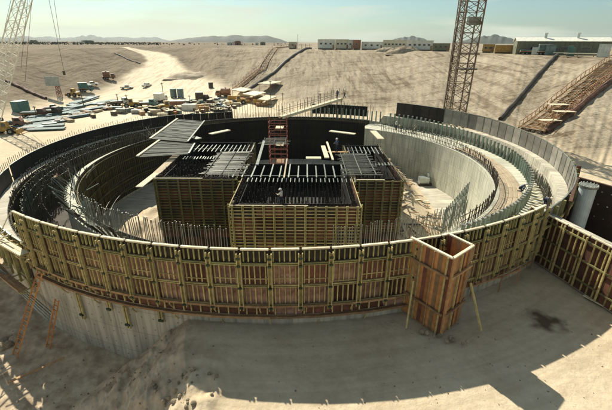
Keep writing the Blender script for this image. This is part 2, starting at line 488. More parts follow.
    bp2 = n.new('ShaderNodeBump'); bp2.inputs['Strength'].default_value = 0.9; bp2.inputs['Distance'].default_value = 0.45
    tr = n.new('ShaderNodeMath'); tr.operation = 'MULTIPLY'; l.new(mathn('ADD', tracks, w3), tr.inputs[0]); l.new(mm.outputs[0], tr.inputs[1])
    l.new(tr.outputs[0], bp2.inputs['Height']); l.new(bp.outputs['Normal'], bp2.inputs['Normal']); l.new(bp2.outputs['Normal'], b.inputs['Normal'])
    return m
SOIL = soil_material()
ROAD_PX = ((165, 106), (163, 96), (160, 86), (158, 76), (161, 67), (162, 60), (154, 54.5), (142, 51), (131, 49))
ROAD_W = (60, 50, 42, 30, 20, 16, 14, 13, 12)
ROAD = []
for k_ in range(len(ROAD_PX) - 1):
    a_, b_ = ground_at(*ROAD_PX[k_]), ground_at(*ROAD_PX[k_ + 1])
    for q_ in range(12):
        t_ = q_ / 12
        ROAD.append((a_.lerp(b_, t_), ROAD_W[k_] * (1 - t_) + ROAD_W[k_ + 1] * t_))
ROAD.append((ground_at(*ROAD_PX[-1]), ROAD_W[-1]))
def road_mask(x, y):
    best = 0.0
    for p, w in ROAD:
        d = math.hypot(x - p.x, y - p.y)
        if d < w:
            best = max(best, 1 - sm(w * 0.42, w * 0.66, d + 1.5 * noise.noise(Vector((x * .2, y * .2, 8)))))
    return best
gme = mesh_from(*build_terrain(), 'ground', SOIL, True)
at_ = gme.attributes.new('road', 'FLOAT', 'POINT')
vals = []
for v_ in gme.vertices:
    x, y = v_.co.x, v_.co.y
    vals.append(road_mask(x, y) if (-260 < x < -10 and 100 < y < 420) else 0.0)
at_.data.foreach_set('value', vals)
tag(put('ground', gme), kind='structure')

def ribbon(name, pts, widths, m, lift=0.06, cross=7):
    """a track laid on the ground along a line of plan points"""
    P2 = []
    for a, b in zip(pts, pts[1:]):
        for k in range(8):
            P2.append(a.lerp(b, k / 8))
    P2.append(pts[-1])
    v, f = [], []
    for i, p in enumerate(P2):
        a, b = P2[max(0, i - 3)], P2[min(len(P2) - 1, i + 3)]
        d = (b - a); d.z = 0; d.normalize(); nrm = Vector((d.y, -d.x, 0))
        s = i / (len(P2) - 1) * (len(widths) - 1); k = min(int(s), len(widths) - 2)
        w = widths[k] + (widths[k + 1] - widths[k]) * (s - k)
        for c in range(cross):
            q = p + nrm * w * (c / (cross - 1) - 0.5)
            v.append((q.x, q.y, height(q.x, q.y) + lift))
    for i in range(len(P2) - 1):
        for c in range(cross - 1):
            f.append((i * cross + c, i * cross + c + 1, (i + 1) * cross + c + 1, (i + 1) * cross + c))
    me = mesh_from(v, f, name, m, True)
    ra = me.attributes.new('road', 'FLOAT', 'POINT'); ra.data.foreach_set('value', [1.0] * len(v))
    return tag(put(name, me), kind='structure')

road_m = mat('packed_road_dirt', (0.64, 0.53, 0.36), (0.47, 0.38, 0.25), 0.25, rnd=0, world_space=True, bump=0.6, bscale=1.0, rough=0.95, spec=0.1)
ribbon('dirt_road', [p for p, w in ROAD[10::6]], [w * 0.5 for p, w in ROAD[10::6]], SOIL, 0.05, 15)

# ------------------------------------------------------------------ far hills
def ridge(name, px0, px1, D, prof, m, depth=0.25):
    """a hill of real depth; prof(t) gives its height above the plain in metres"""
    nx, ny = 90, 14
    v, f = [], []
    for j in range(ny):
        tj = j / (ny - 1)
        k = math.sin(math.pi * tj) ** 0.9 if 0 < j < ny - 1 else 0
        for i in range(nx):
            t = i / (nx - 1)
            X = (px0 + (px1 - px0) * t - 306) / 413.0
            y = D * (1 + depth * (tj - 0.5)) / math.sqrt(1 + X * X)
            x = X * y
            hgt = prof(t) * k * (1 + 0.35 * noise.noise(Vector((t * 14, tj * 5, D * 0.01))))
            v.append((x, y, PLAT - 4 + max(0, hgt) + (4 if k > 0 else 0)))
    for j in range(ny - 1):
        for i in range(nx - 1):
            f.append((j * nx + i, j * nx + i + 1, (j + 1) * nx + i + 1, (j + 1) * nx + i))
    return tag(put(name, mesh_from(v, f, name, m, True)), kind='structure')
def jag(seed, lo, hi, fr=7):
    def fn(t):
        q = 0.5 + 0.9 * noise.fractal(Vector((t * fr, seed, 0)), 0.9, 2.1, 5)
        return (lo + (hi - lo) * max(0, min(1.2, q))) * min(1, t * 12, (1 - t) * 12)
    return fn
ridge('mountain_range', -60, 175, 7000, jag(3.3, 25, 66, 9), M['mount'])
ridge('mountain_range', 60, 118, 6000, lambda t: 66 * math.sin(math.pi * t) ** 1.4, M['mount'])
ridge('mountain_range', 560, 700, 7000, jag(8.1, 40, 80, 6), M['mount'])
def mesa(t):
    return 25 * sm(0, 0.42, t) * (1 - sm(0.78, 1.0, t)) ** 1.0 + 8 * sm(0, 0.15, t) * (1 - sm(0.9, 1, t))
ridge('desert_hill', 160, 292, 2500, mesa, M['mount'])
ridge('desert_hill', 384, 432, 2500, lambda t: 34 * math.sin(math.pi * t) ** 0.8, M['mount'])
ridge('desert_hill', 455, 522, 2500, lambda t: 40 * math.sin(math.pi * t) ** 0.9, M['mount'])
ridge('desert_hill', -30, 60, 3000, lambda t: 16 * math.sin(math.pi * t) ** 0.6, M['mount'])
# dark scrub along the left horizon
mb = MB()
rng_ = random.Random(3)
for i in range(1500):
    px = rng_.uniform(-10, 300) if i % 6 == 0 else rng_.uniform(-10, 160); D = rng_.uniform(420, 1100)
    X = (px - 306) / 413.0; s = rng_.uniform(0.5, 1.7)
    c = Vector((X * D, D, PLAT + s * 0.4))
    vv = [c + Vector((rng_.uniform(-1, 1), rng_.uniform(-1, 1), rng_.uniform(-0.6, 1))) * s for _ in range(7)]
    mb.add((vv, [(0, 1, 2), (1, 3, 2), (3, 4, 5), (0, 4, 6), (2, 5, 6), (1, 6, 3)]))
tag(mb.make('desert_scrub', M['scrub']), 'dark low scrub along the far left horizon', 'scrub', kind='stuff')

# ------------------------------------------------------------------ the ring: concrete
def add_form_marks(m, nseg=120, lift=1.83):
    """faint seams and tone steps that the form panels left on the cast face, with tie holes and drips"""
    n, l = m.node_tree.nodes, m.node_tree.links
    b = n['Principled BSDF']
    src = b.inputs['Base Color'].links[0].from_socket
    g = n.new('ShaderNodeNewGeometry'); sp_ = n.new('ShaderNodeSeparateXYZ'); l.new(g.outputs['Position'], sp_.inputs[0])
    def mt(op, *a_):
        q = n.new('ShaderNodeMath'); q.operation = op
        for k_, v_ in enumerate(a_):
            if isinstance(v_, (int, float)): q.inputs[k_].default_value = v_
            else: l.new(v_, q.inputs[k_])
        return q.outputs[0]
    ang = mt('ARCTAN2', mt('SUBTRACT', sp_.outputs['Y'], CY), mt('SUBTRACT', sp_.outputs['X'], CX))
    u_ = mt('MULTIPLY', ang, nseg / (2 * math.pi)); v_ = mt('DIVIDE', sp_.outputs['Z'], lift)
    fu, fv = mt('FRACT', u_), mt('FRACT', v_)
    seam = mt('MAXIMUM', mt('GREATER_THAN', fu, 0.965), mt('GREATER_THAN', fv, 0.975))
    cell = n.new('ShaderNodeCombineXYZ'); l.new(mt('FLOOR', u_), cell.inputs[0]); l.new(mt('FLOOR', v_), cell.inputs[1])
    wn2 = n.new('ShaderNodeTexWhiteNoise'); l.new(cell.outputs[0], wn2.inputs['Vector'])
    tone = mt('MULTIPLY_ADD', wn2.outputs['Value'], 0.16, 0.88)
    hu, hv = mt('SUBTRACT', mt('FRACT', mt('MULTIPLY', u_, 2.0)), 0.5), mt('SUBTRACT', mt('FRACT', mt('MULTIPLY', v_, 2.0)), 0.5)
    hole = mt('LESS_THAN', mt('ADD', mt('MULTIPLY', hu, hu), mt('MULTIPLY', hv, hv)), 0.004)
    cu = n.new('ShaderNodeCombineXYZ'); l.new(mt('MULTIPLY', u_, 6.0), cu.inputs[0]); l.new(mt('MULTIPLY', sp_.outputs['Z'], 0.22), cu.inputs[1])
    dr = n.new('ShaderNodeTexNoise'); dr.inputs['Scale'].default_value = 1.0; dr.inputs['Detail'].default_value = 5; l.new(cu.outputs[0], dr.inputs['Vector'])
    drip = n.new('ShaderNodeMapRange'); drip.inputs['From Min'].default_value = 0.35; drip.inputs['From Max'].default_value = 0.6
    drip.inputs['To Min'].default_value = 0.68; drip.inputs['To Max'].default_value = 1.04; l.new(dr.outputs['Fac'], drip.inputs['Value'])
    k1 = mt('MULTIPLY', tone, drip.outputs['Result'])
    k2 = mt('MULTIPLY', k1, mt('MULTIPLY_ADD', seam, -0.30, 1.0)); k3 = mt('MULTIPLY', k2, mt('MULTIPLY_ADD', hole, -0.55, 1.0))
    mx = n.new('ShaderNodeMix'); mx.data_type = 'RGBA'; mx.blend_type = 'MULTIPLY'; mx.inputs['Factor'].default_value = 1.0
    l.new(src, mx.inputs['A']); l.new(k3, mx.inputs['B']); l.new(mx.outputs['Result'], b.inputs['Base Color'])
add_form_marks(M['concrete']); add_form_marks(M['concrete_d'])
def annulus(name, m, r0, r1, z0, z1, a0=0, a1=360, step=1.5, parent=None, ztop=None):
    n = max(2, int(round((a1 - a0) / step)))
    full = abs(a1 - a0 - 360) < 1e-6
    v, f = [], []
    k = n if full else n + 1
    for i in range(k):
        a = a0 + (a1 - a0) * i / n
        zt = ztop(a) if ztop else z1
        v += [P(r0, a, z0), P(r1, a, z0), P(r1, a, zt), P(r0, a, zt)]
    for i in range(n):
        a, b = 4 * i, 4 * ((i + 1) % k)
        for q in range(4):
            f.append((a + q, a + (q + 1) % 4, b + (q + 1) % 4, b + q))
    if not full:
        f.append((0, 3, 2, 1)); e = 4 * (k - 1); f.append((e, e + 1, e + 2, e + 3))
    me = mesh_from(v, f, name, m)
    bm = bmesh.new(); bm.from_mesh(me); bmesh.ops.recalc_face_normals(bm, faces=bm.faces); bm.to_mesh(me); bm.free()
    return put(name, me, parent)

tag(annulus('basement_floor', M['concrete_d'], 0.01, 33.4, -13.3, -12.5), kind='structure')
# a strip of sandy fill lies on the basement floor, left and right of the boxes
def outer_top(a):
    a = (a + 180) % 360 - 180
    if -56 < a < 56: return -2.9 - 0.2 * sm(5, 30, a)
    return -4.45
ow = thing('outer_wall', 'outer circular concrete wall that carries the tall ring of forms', 'wall', (CX, CY, -13))
def under(root, o):
    """parent keeping the place"""
    o.parent = root
    o.location = Vector(o.location) - Vector(root.location)
    return o
under(ow, annulus('concrete_shell', M['concrete_d'], 33.0, 33.98, -13.0, -4.45, ztop=outer_top))
iw = thing('inner_wall', 'inner circular concrete wall with bars rising from its top', 'wall', (CX, CY, -13))
under(iw, annulus('concrete_shell', M['concrete'], 27.1, 32.97, -12.95, -4.9, a0=-62, a1=60))
under(iw, annulus('concrete_shell', M['concrete'], 27.1, 28.1, -12.95, -4.9, a0=60.02, a1=297.98))
tg = annulus('gallery_floor', M['trench_shade'], 28.12, 32.98, -9.4, -9.2, a0=60.05, a1=297.9)
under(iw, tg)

# green dowels in a ring on the inner wall
def dowel(r, a, z0, z1, rad, m='dowel', n=8):
    return under(iw, tube('dowel', M[m], P(r, a, z0), P(r, a, z1), rad, None, n))
DOW_R = [(-56, 28.9), (-48, 29.3), (-35, 30.2), (-20, 31.2), (0, 32.1), (60, 32.2)]
a = -56.0
while a < 53:
    r = lerp_tab(DOW_R, a)
    zt = -2.35 - 0.7 * sm(45, 5, a) - 0.35 * sm(0, -30, a)
    dowel(r, a, -4.92, zt + random.uniform(-0.06, 0.06), 0.17)
    under(iw, tube('dowel_cap', M['rod'], P(r, a, zt - 0.03), P(r, a, zt + 0.08), 0.19))
    a += 1.75 if a > -25 else 1.35
a = 56
while a < 84:
    dowel(32.2, a, -4.4, -2.2 + random.uniform(-0.08, 0.08), 0.13); a += 1.7
# a second thinner row behind them on the right and short bars all round
mb = MB()
for i in range(230):
    a = -55 + i * 0.42
    for rr in ((32.75, 32.3) if a > -30 else ()):
        mb.tube(P(rr, a, -4.9), P(rr + random.uniform(-.08, .08), a + random.uniform(-.1, .1), -3.9 + random.uniform(-0.3, 0.2)), 0.035, 5)
under(iw, tag(mb.make('starter_bar', M['midrod']), kind='stuff'))
mb = MB()
for i in range(430):
    a = 84 + i * 0.58
    z = -3.4 + random.uniform(-0.25, 0.2)
    mb.tube(P(32.5, a, -5), P(32.5 + random.uniform(-.1, .1), a, z), 0.035, 5)
for i in range(300):
    a = 60 + i * 0.9
    mb.tube(P(30.0, a, -4.95), P(30.0, a, -3.9 + random.uniform(-0.2, 0.2)), 0.03, 5)
under(iw, tag(mb.make('short_bar', M['rebar']), kind='stuff'))
# bars standing above the far outer rim
mb = MB()
for i in range(66):
    a = 60 + i * 1.0
    mb.tube(P(33.5, a, -4.5), P(33.5, a, -1.2 + random.uniform(-0.5, 0.3)), 0.045, 5)
for i in range(120):
    a = 112 + i * 0.8
    mb.tube(P(34.6, a, -10), P(34.6, a, -2.1 + random.uniform(-0.3, 0.2)), 0.03, 5)
under(ow, tag(mb.make('rim_bar', M['rebar']), kind='stuff'))

# thin bar curtains on the inner edge
def curtain(a0, a1, step, z1, m, r=27.4, rad=0.035, jit=0.2):
    n = int((a1 - a0) / step)
    for i in range(n):
        a = a0 + i * step + random.uniform(-0.06, 0.06)
        under(iw, tube('vertical_bar', M[m], P(r, a, -4.92), P(r + random.uniform(-.12, .12), a + random.uniform(-.12, .12), z1 + random.choice((0, 0, -jit)) + random.uniform(-.1, .1)), rad, None, 5))
curtain(-133, -97, 0.48, -2.1, 'rod')
curtain(-80, -50, 0.45, -2.1, 'rod')
curtain(-50, 52, 0.78, -3.4, 'rebar', rad=0.045)
# horizontal tie bars through the curtains
for z in (-4.3, -3.7):
    for i in range(12):
        a = -52 + i * 8.5
        for k in range(4):
            under(iw, bar('tie_bar', M['rebar'], P(27.4, a + k * 2.1, z), P(27.4, a + (k + 1) * 2.1, z), 0.05, 0.05))
# a taller free standing curtain panel at the lower right
ct = thing('bar_mat', 'upright grey bar mat leaning inside the lower right of the ring', 'rebar', P(25.3, -46, -6.5))
for i in range(15):
    p = Vector((-1.8 + i * 0.32, -2.2 + i * 0.42, 0))
    tube('vertical_bar', M['dowel'], p, p + Vector((0, 0, 3.0 + 0.05 * i)), 0.05, ct, 6)
for z in (0.6, 1.5, 2.5):
    tube('tie_bar', M['rebar'], (-1.9, -2.3, z), (2.9, 4.0, z), 0.035, ct, 6)

# curved plank deck inside the dowels
dk = thing('plank_deck', 'curved tan plank deck between the dowel ring and the bar curtain', 'deck', (CX, CY, -4.9))
rows = [(28.05, 0.42), (28.5, 0.42), (28.97, 0.44), (29.45, 0.44), (29.9, 0.40)]
for ri, (r, w) in enumerate(rows):
    for i in range(22):
        a = -60 + i * 3.6 + ri * 0.9
        if a + 3.6 > 16: continue
        L = 2 * r * math.tan(R_(1.8)) - 0.03
        o = box('plank', M['tan'], (L, w, 0.07), P(r, a + 1.8, -4.80 + random.uniform(-0.015, 0.015)), None, (random.uniform(-0.012, .012), 0, R_(a + 1.8 - 90)))
        under(dk, o)
# lower planks and form boards out on the gallery
gd = thing('gallery_planks', 'pale planks across the gap beside the outer forms, lower right', 'deck', (CX, CY, -4.9))
for i in range(16):
    a = -49 + i * 2.0
    o = box('plank', M['pale'], (0.35, 1.7, 0.06), P(31.8, a, -4.85), None, (0, 0, R_(a - 90) + random.uniform(-.12, .12)))
    under(gd, o)

# ------------------------------------------------------------------ forms of the outer ring
ORD = ['first', 'second', 'third', 'fourth', 'fifth', 'sixth', 'seventh', 'eighth', 'ninth', 'tenth', 'eleventh', 'twelfth', 'thirteenth', 'fourteenth', 'fifteenth', 'sixteenth', 'seventeenth', 'eighteenth', 'nineteenth', 'twentieth', 'twenty-first', 'twenty-second', 'twenty-third', 'twenty-fourth', 'twenty-fifth', 'twenty-sixth', 'twenty-seventh', 'twenty-eighth', 'twenty-ninth', 'thirtieth', 'thirty-first', 'thirty-second', 'thirty-third', 'thirty-fourth', 'thirty-fifth', 'thirty-sixth', 'thirty-seventh']
W = 2 * 34.12 * math.tan(R_(1.5))
def face_stud_row(t, z0, z1, xs, y=0.075, m='stud'):
    for x in xs:
        box('stud', M[m], (0.065, 0.11, round(z1 - z0, 2)), (x, y, (z0 + z1) / 2), t)

def make_gang_form():
    """exterior gang form, origin at its top edge; x along the ring, y outward"""
    t = thing('gang_form', 'tall olive braced form panel', 'formwork panel')
    xs = [-0.52, -0.19, 0.14, 0.47, 0.76]
    box('plywood_sheet', M['ply_dark'], (W - 0.01, 0.03, 0.87), (0, 0, -0.545), t)
    box('plywood_sheet', M['ply'], (W - 0.01, 0.03, 1.52), (0, 0, -1.75), t)
    box('plywood_sheet', M['ply_pink'], (W - 0.01, 0.03, 1.52), (0, 0, -3.28), t)
    box('plywood_sheet', M['ply'], (W - 0.01, 0.03, 0.72), (0, 0, -4.41), t)
    face_stud_row(t, -4.7, -4.1, xs[::2])
    face_stud_row(t, -0.86, -0.16, xs[::1], m='waler')
    face_stud_row(t, -2.40, -1.14, xs)
    face_stud_row(t, -3.86, -2.66, xs)
    box('ledger', M['stud'], (W - 0.3, 0.04, 0.04), (0.08, 0.15, -2.02), t)
    for z in (-1.0, -2.53, -3.98):
        for dz in (-0.055, 0.055):
            box('waler', M['waler' if z > -2 else 'stud'], (W + 0.0, 0.10, 0.05), (0, 0.185, z + dz), t)
    for dx in (-0.11, 0.11):
        box('strongback', M['stud'], (0.06, 0.16, 4.0), (-0.80 + dx, 0.34, -2.2), t)
    box('strongback_face', M['stud'], (0.20, 0.03, 3.7), (-0.80, 0.22, -2.2), t)
    for z in (-0.5, -1.0, -2.53, -3.98):
        box('bolt_bracket', M['bracket'], (0.22, 0.08, 0.11), (-0.80, 0.46, z), t)
    box('top_rail', M['pale'], (W - 0.16, 0.15, 0.10), (0.08, 0.07, -0.05), t)
    return t

proto = make_gang_form()
def place_form(pr_, a, z, r=34.05, first=[True], proto=None, label=None, group=None):
    pass

def ring_copy(proto, a, r, z, used, label, group=None):
    o = proto if not used else copy_tree(proto)
    o.location = P(r, a, z)
    o.rotation_euler = (random.uniform(-0.004, 0.004), 0, R_(a - 90))
    o['label'] = label
    if group: o['group'] = group
    elif 'group' in o: del o['group']
    return o

ALT = {}
def vary(o, prob=0.45):
    for c in o.children:
        if c.name.startswith('plywood_sheet') and c.location.z < -0.8 and random.random() < prob:
            m_ = random.choice(('ply', 'ply_box', 'ply_pink', 'ply_pink', 'ply_box'))
            key = (c.data.name, m_)
            if key not in ALT:
                me = c.data.copy(); me.materials.clear(); me.materials.append(M[m_]); ALT[key] = me
            c.data = ALT[key]
        elif c.name.startswith('stud') and random.random() < 0.18:
            c.location.x += random.uniform(-0.05, 0.05); c.rotation_euler.y += random.uniform(-0.02, 0.02)
        elif c.name.startswith('ledger') and random.random() < 0.5:
            c.location.z += random.uniform(-0.35, 0.25); c.rotation_euler.y += random.uniform(-0.02, 0.02)
G_TALL = 'tall olive form panels along the front of the ring'
used = False
a = -120.5
tall = []
while a < -52.5:
    tall.append(a); a += 3.0
for i, a in enumerate(tall):
    if i == 0: lab = 'leftmost tall olive form panel, its edge standing free above the lower forms'
    elif i == len(tall) - 1: lab = 'rightmost tall olive form panel, meeting the wing wall forms'
    else: lab = 'tall olive form panel, %s from the left end of the tall front row' % ORD[i]
    ring_copy(proto, a, 34.02, random.uniform(-0.008, 0.008), used, lab, None if i in (0, len(tall) - 1) else G_TALL)
    used = True
for o_ in [o_ for o_ in COL.objects if o_.parent is None and o_.name.startswith('gang_form')]: vary(o_)

# lower tier on the left
def make_low_form():
    t = thing('gang_form', 'lower olive form panel', 'formwork panel')
    xs = [-0.5, -0.15, 0.2, 0.55]
    box('plywood_sheet', M['ply_dark'], (W - 0.01, 0.04, 3.9), (0, 0, -2.0), t)
    face_stud_row(t, -1.5, -0.1, xs)
    face_stud_row(t, -3.0, -1.7, xs)
    for z in (-0.35, -1.6, -3.1):
        box('waler', M['stud'], (W - 0.02, 0.12, 0.16), (0, 0.19, z), t)
    box('strongback', M['waler'], (0.2, 0.16, 3.9), (-0.80, 0.33, -2.0), t)
    box('top_rail', M['rod'], (W - 0.2, 0.12, 0.07), (0.1, 0.0, 0.0), t)
    return t
lowp = make_low_form(); used = False
a = -124.0
while a > -162:
    ring_copy(lowp, a, 34.02, -2.65, used, 'lower olive form panel on the left, outside the end of the tall forms', 'lower form panels on the left of the ring'); used = True
    a -= 3.0

def make_back_form(face, h, seams=True):
    t = thing('back_form', 'x', 'formwork panel')
    box('form_face', M[face], (W - 0.035, 0.05, h), (0, 0.03, -h / 2), t)
    if seams:
        box('panel_rib', M['rod' if face == 'ply_grey' else 'ply_dark'], (0.05, 0.06, h), (-W / 2 + 0.04, -0.01, -h / 2), t)
    box('top_rail', M['rod'], (W - 0.04, 0.10, 0.06), (0, 0.03, 0.03), t)
    box('strongback', M['waler'], (0.15, 0.25, h), (0.3, 0.19, -h / 2), t)
    box('waler', M['stud'], (W - 0.05, 0.12, 0.15), (0, 0.39, -h * 0.5), t)
    return t
bp_ = make_back_form('black', 3.0); used = False  # inner faces coloured near-black to stand for their shade
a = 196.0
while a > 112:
    ring_copy(bp_, a, 34.02, -2.60 - 0.5 * sm(140, 118, a), used, 'shade-black form panel on the far left of the ring', 'black form panels along the back left of the ring'); used = True
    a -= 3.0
bgd = make_back_form('ply_dark', 2.75); bg = make_back_form('ply_grey', 2.5); bgu = [False, False]  # dark copy of the grey panels, shade painted in at the back
a = 50.0; k = 0
while a > -53:
    zt = -0.38 if a > 20 else -0.38 - 0.3 * sm(20, 0, a)
    lab = 'first tall form panel, its dark end standing free at the back' if k == 0 else '%s form panel on the right rim, %s from its free end at the back' % ('dark' if a > 34 else 'grey', ORD[k])
    q = 0 if a > 34 else 1
    ring_copy((bgd, bg)[q], a, 34.02, zt, bgu[q], lab, None if k == 0 else 'form panels along the right rim'); bgu[q] = True
    a -= 3.0; k += 1
dk_end = make_back_form('black', 2.1); used = False
for a in (82, 79, 76, 73, 70, 67, 64):
    ring_copy(dk_end, a, 34.02, -1.75, used, 'dark form panel in the short run at the back behind the pale gangway', 'dark form panels in the short run at the back'); used = True

# scaffold walkways hung from the outside of the forms
def walkway(label, a0, a1, r, z, planks=2, m='board', rail=False, drop=0.0):
    t = thing('walkway', label, 'scaffold walkway', P(r, (a0 + a1) / 2, z))
    L0 = Vector(t.location)
    n = max(1, int(round(abs(a1 - a0) / 5.0)))
    for i in range(n):
        b0, b1 = a0 + (a1 - a0) * i / n, a0 + (a1 - a0) * (i + 1) / n
        for k in range(planks):
            rr = r - 0.15 + 0.31 * k
            zz0 = z + drop * i / n
            zz1 = z + drop * (i + 1) / n
            bar('plank', M[m], P(rr, b0 - 0.08, zz0) - L0, P(rr, b1 + 0.08, zz1 + random.uniform(0, .02)) - L0, 0.28, 0.05, t)
        bar('edge_board', M[m], P(r + 0.3 * planks - 0.28, b0, z + drop * i / n + 0.05) - L0, P(r + 0.3 * planks - 0.28, b1, z + drop * (i + 1) / n + 0.05) - L0, 0.04, 0.15, t)
        zz = z + drop * i / n
        bar('bracket', M['stud'], P(34.05, b0, zz - 0.08) - L0, P(r + 0.3 * planks - 0.3, b0, zz - 0.08) - L0, 0.08, 0.08, t)
        bar('bracket', M['stud'], P(34.05, b0, zz - 0.7) - L0, P(r + 0.3 * planks - 0.3, b0, zz - 0.12) - L0, 0.07, 0.07, t)
        if rail:
            bar('rail_post', M['stud'], P(r + 0.55, b0, zz - 0.2) - L0, P(r + 0.55, b0, zz + 1.0) - L0, 0.07, 0.07, t)
    return t
walkway('upper brown plank walkway hung on the front forms', -119, -76, 34.42, -3.95, planks=1, drop=0.0)
walkway('lower brown plank walkway hung under the front forms', -120, -74, 34.38, -4.85, planks=1, drop=0.05)
walkway('pale plank walkway along the lower forms at the far left', -119.5, -150, 34.75, -2.75, m='pale', planks=2)
walkway('long brown board walkway low on the far left forms', -122, -150, 35.0, -6.2, m='board', planks=2)
# braces hanging against the concrete
for a, z0, z1 in ((-113, -5.2, -7.4), (-106, -5.2, -7.0), (-108.2, -5.1, -5.8), (-101.5, -5.0, -5.9)):
    t = thing('hanging_brace', {-113: 'doubled olive brace hanging low on the concrete, leftmost', -106: 'doubled olive brace hanging on the concrete below the walkway, lower right one', -108.2: 'short olive brace stub between the two long braces', -101.5: 'short olive brace stub near the sand bank'}[a], 'timber brace', P(34.05, a, z0), R_(a - 90))
    for dx in (-0.1, 0.1):
        box('timber', M['stud'], (0.09, 0.12, z0 - z1), (dx, 0.08, (z1 - z0) / 2), t)
    box('cross_block', M['bracket'], (0.34, 0.1, 0.14), (0, 0.19, (z1 - z0) * 0.8), t)

# ladders on the left
def ladder(label, p, q, w=0.5, m='board', rungs=14):
    p, q = Vector(p), Vector(q)
    t = thing('ladder', label, 'ladder', p)
    d = q - p; s = Vector((0.87, -0.5, 0)) * (w / 2)
    for k in (-1, 1):
        bar('side_rail', M[m], s * k, d + s * k, 0.07, 0.09, t)
    for i in range(rungs):
        c = d * ((i + 0.7) / rungs)
        bar('rung', M[m], c - s, c + s, 0.04, 0.05, t)
    return t
lb = on_level(15, 356, -9.9); lt = at_depth(40, 272, lb.y + 1.6)
ladder('long brown ladder from the pit up to the left walkway', lb, lt, 0.6, 'orange', 18)
lb = on_level(48, 348, -9.9); lt = at_depth(57, 300, lb.y + 1.0)
ladder('shorter brown ladder in the shade right of the long one', lb, lt, 0.45, 'orange', 11)
# inclined pipes and boards leaning on the far left
t = thing('leaning_pipes', 'bundle of long pipes sloping down at the far left edge', 'pipe', at_depth(-6, 268, 26.5))
q = at_depth(48, 318, 23.0) - Vector(t.location)
for k in range(4):
    tube('pipe', M['rod'], (0, 0, k * 0.2), q + Vector((0, k * 0.15, k * 0.14 - 0.2)), 0.05, t)
t = thing('fallen_board', 'single grey board lying on the sand below the ladders', 'board', on_level(8, 383, -9.85))
bar('timber', M['board'], (0, 0, 0.05), on_level(66, 363, -9.85) - Vector(t.location) + Vector((0, 0, 0.5)), 0.2, 0.07, t)

# ------------------------------------------------------------------ forms on the inside of the inner wall
def make_inner_form(face, h, frame):
    t = thing('inner_form', 'x', 'formwork panel')
    Wi = 2 * 27.05 * math.tan(R_(1.5))
    box('form_face', M[face], (Wi - 0.01, 0.04, h), (0, 0, -h / 2), t)
    for x in (-0.5, -0.05, 0.4):
        box('stud', M[frame], (0.08, 0.1, h - 0.2), (x, -0.08, -h / 2), t)
    for z in (-0.4, -2.0, -3.6, -5.2, -6.8):
        if -z < h: box('waler', M[frame], (Wi - 0.02, 0.12, 0.12), (0, -0.2, z), t)
    return t
dim = mat('dim_form_lumber', (0.17, 0.15, 0.065), (0.08, 0.07, 0.03), 2.0, rnd=0.3)
M['dim'] = dim
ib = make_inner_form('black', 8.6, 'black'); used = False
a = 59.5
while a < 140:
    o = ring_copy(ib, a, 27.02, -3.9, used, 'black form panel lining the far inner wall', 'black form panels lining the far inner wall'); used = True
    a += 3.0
il = make_inner_form('ply_dark', 7.6, 'dim'); used = False
while a < 250:
    o = ring_copy(il, a, 27.02, -4.55, used, 'dim brown form panel lining the left inner wall', 'brown form panels lining the left inner wall'); used = True
    a += 3.0
ol = make_inner_form('ply_dark', 4.75, 'dim'); used = False
a = 62.0
while a < 238:
    o = ring_copy(ol, a, 32.96, -4.42, used, 'dim ribbed form panel lining the outer side of the left trench', 'ribbed form panels lining the left trench'); used = True
    a += 2.46
# curved pale pipes that follow the left inner wall, low down
t = thing('curved_rails', 'pair of thin curved rails low inside the left inner wall', 'rail', P(26, 170, -9.5))
for r, z in ((25.6, -8.6), (24.9, -9.2), (24.3, -9.4)):
    for i in range(14):
        tube('rail', M['rebar'], P(r, 140 + i * 5, z) - Vector(t.location), P(r, 145 + i * 5, z) - Vector(t.location), 0.05, t, 6)

# ------------------------------------------------------------------ bulkhead box outside the ring
p1, p2, p3, p4 = Vector((6.45, 20.6, 0)), Vector((8.15, 18.15, 0)), Vector((9.85, 19.6, 0)), Vector((8.9, 21.1, 0))
bx = thing('bulkhead_box', 'tall orange plywood box standing against the front right of the ring', 'formwork box', (8.2, 19.6, -5.4))
B0 = Vector((8.2, 19.6, 0))
def wall_boards(p, q, z0, z1, n, parent, org, m=('orange', 'orange', 'board', 'orange', 'ply'), studs=True, out=None):
    d = (q - p); L = d.length; u = d / L
    nrm = Vector((u.y, -u.x, 0))
    for i in range(n):
        c = p + u * (L * (i + 0.5) / n) - org
        c.z = (z0 + z1) / 2
        box('board', M[m[i % len(m)]], (L / n + 0.004, 0.05 + 0.012 * (i % 2), z1 - z0), c, parent, (0, 0, math.atan2(u.y, u.x)))
        if studs and i % 3 == 0:
            s = p + u * (L * i / n + 0.06) - org + nrm * 0.09; s.z = (z0 + z1) / 2
            box('stud', M['stud' if i % 2 else 'board'], (0.07, 0.10, z1 - z0 - 0.02), s, parent, (0, 0, math.atan2(u.y, u.x)))
wall_boards(p1, p2, 0, 5.4, 10, bx, B0)
wall_boards(p2, p3, 0, 5.4, 8, bx, B0)
wall_boards(p3, p4, 0, 5.4, 5, bx, B0)
for p, q in ((p1, p2), (p2, p3), (p3, p4)):
    bar('top_rail', M['pale'], p - B0 + Vector((0, 0, 5.45)), q - B0 + Vector((0, 0, 5.45)), 0.16, 0.09, bx)
    u = (q - p).normalized(); nrm = Vector((u.y, -u.x, 0)) * 0.17
    for z in (1.6, 4.2):
        bar('waler', M['board'], p - B0 + nrm + Vector((0, 0, z)), q - B0 + nrm + Vector((0, 0, z)), 0.09, 0.14, bx)
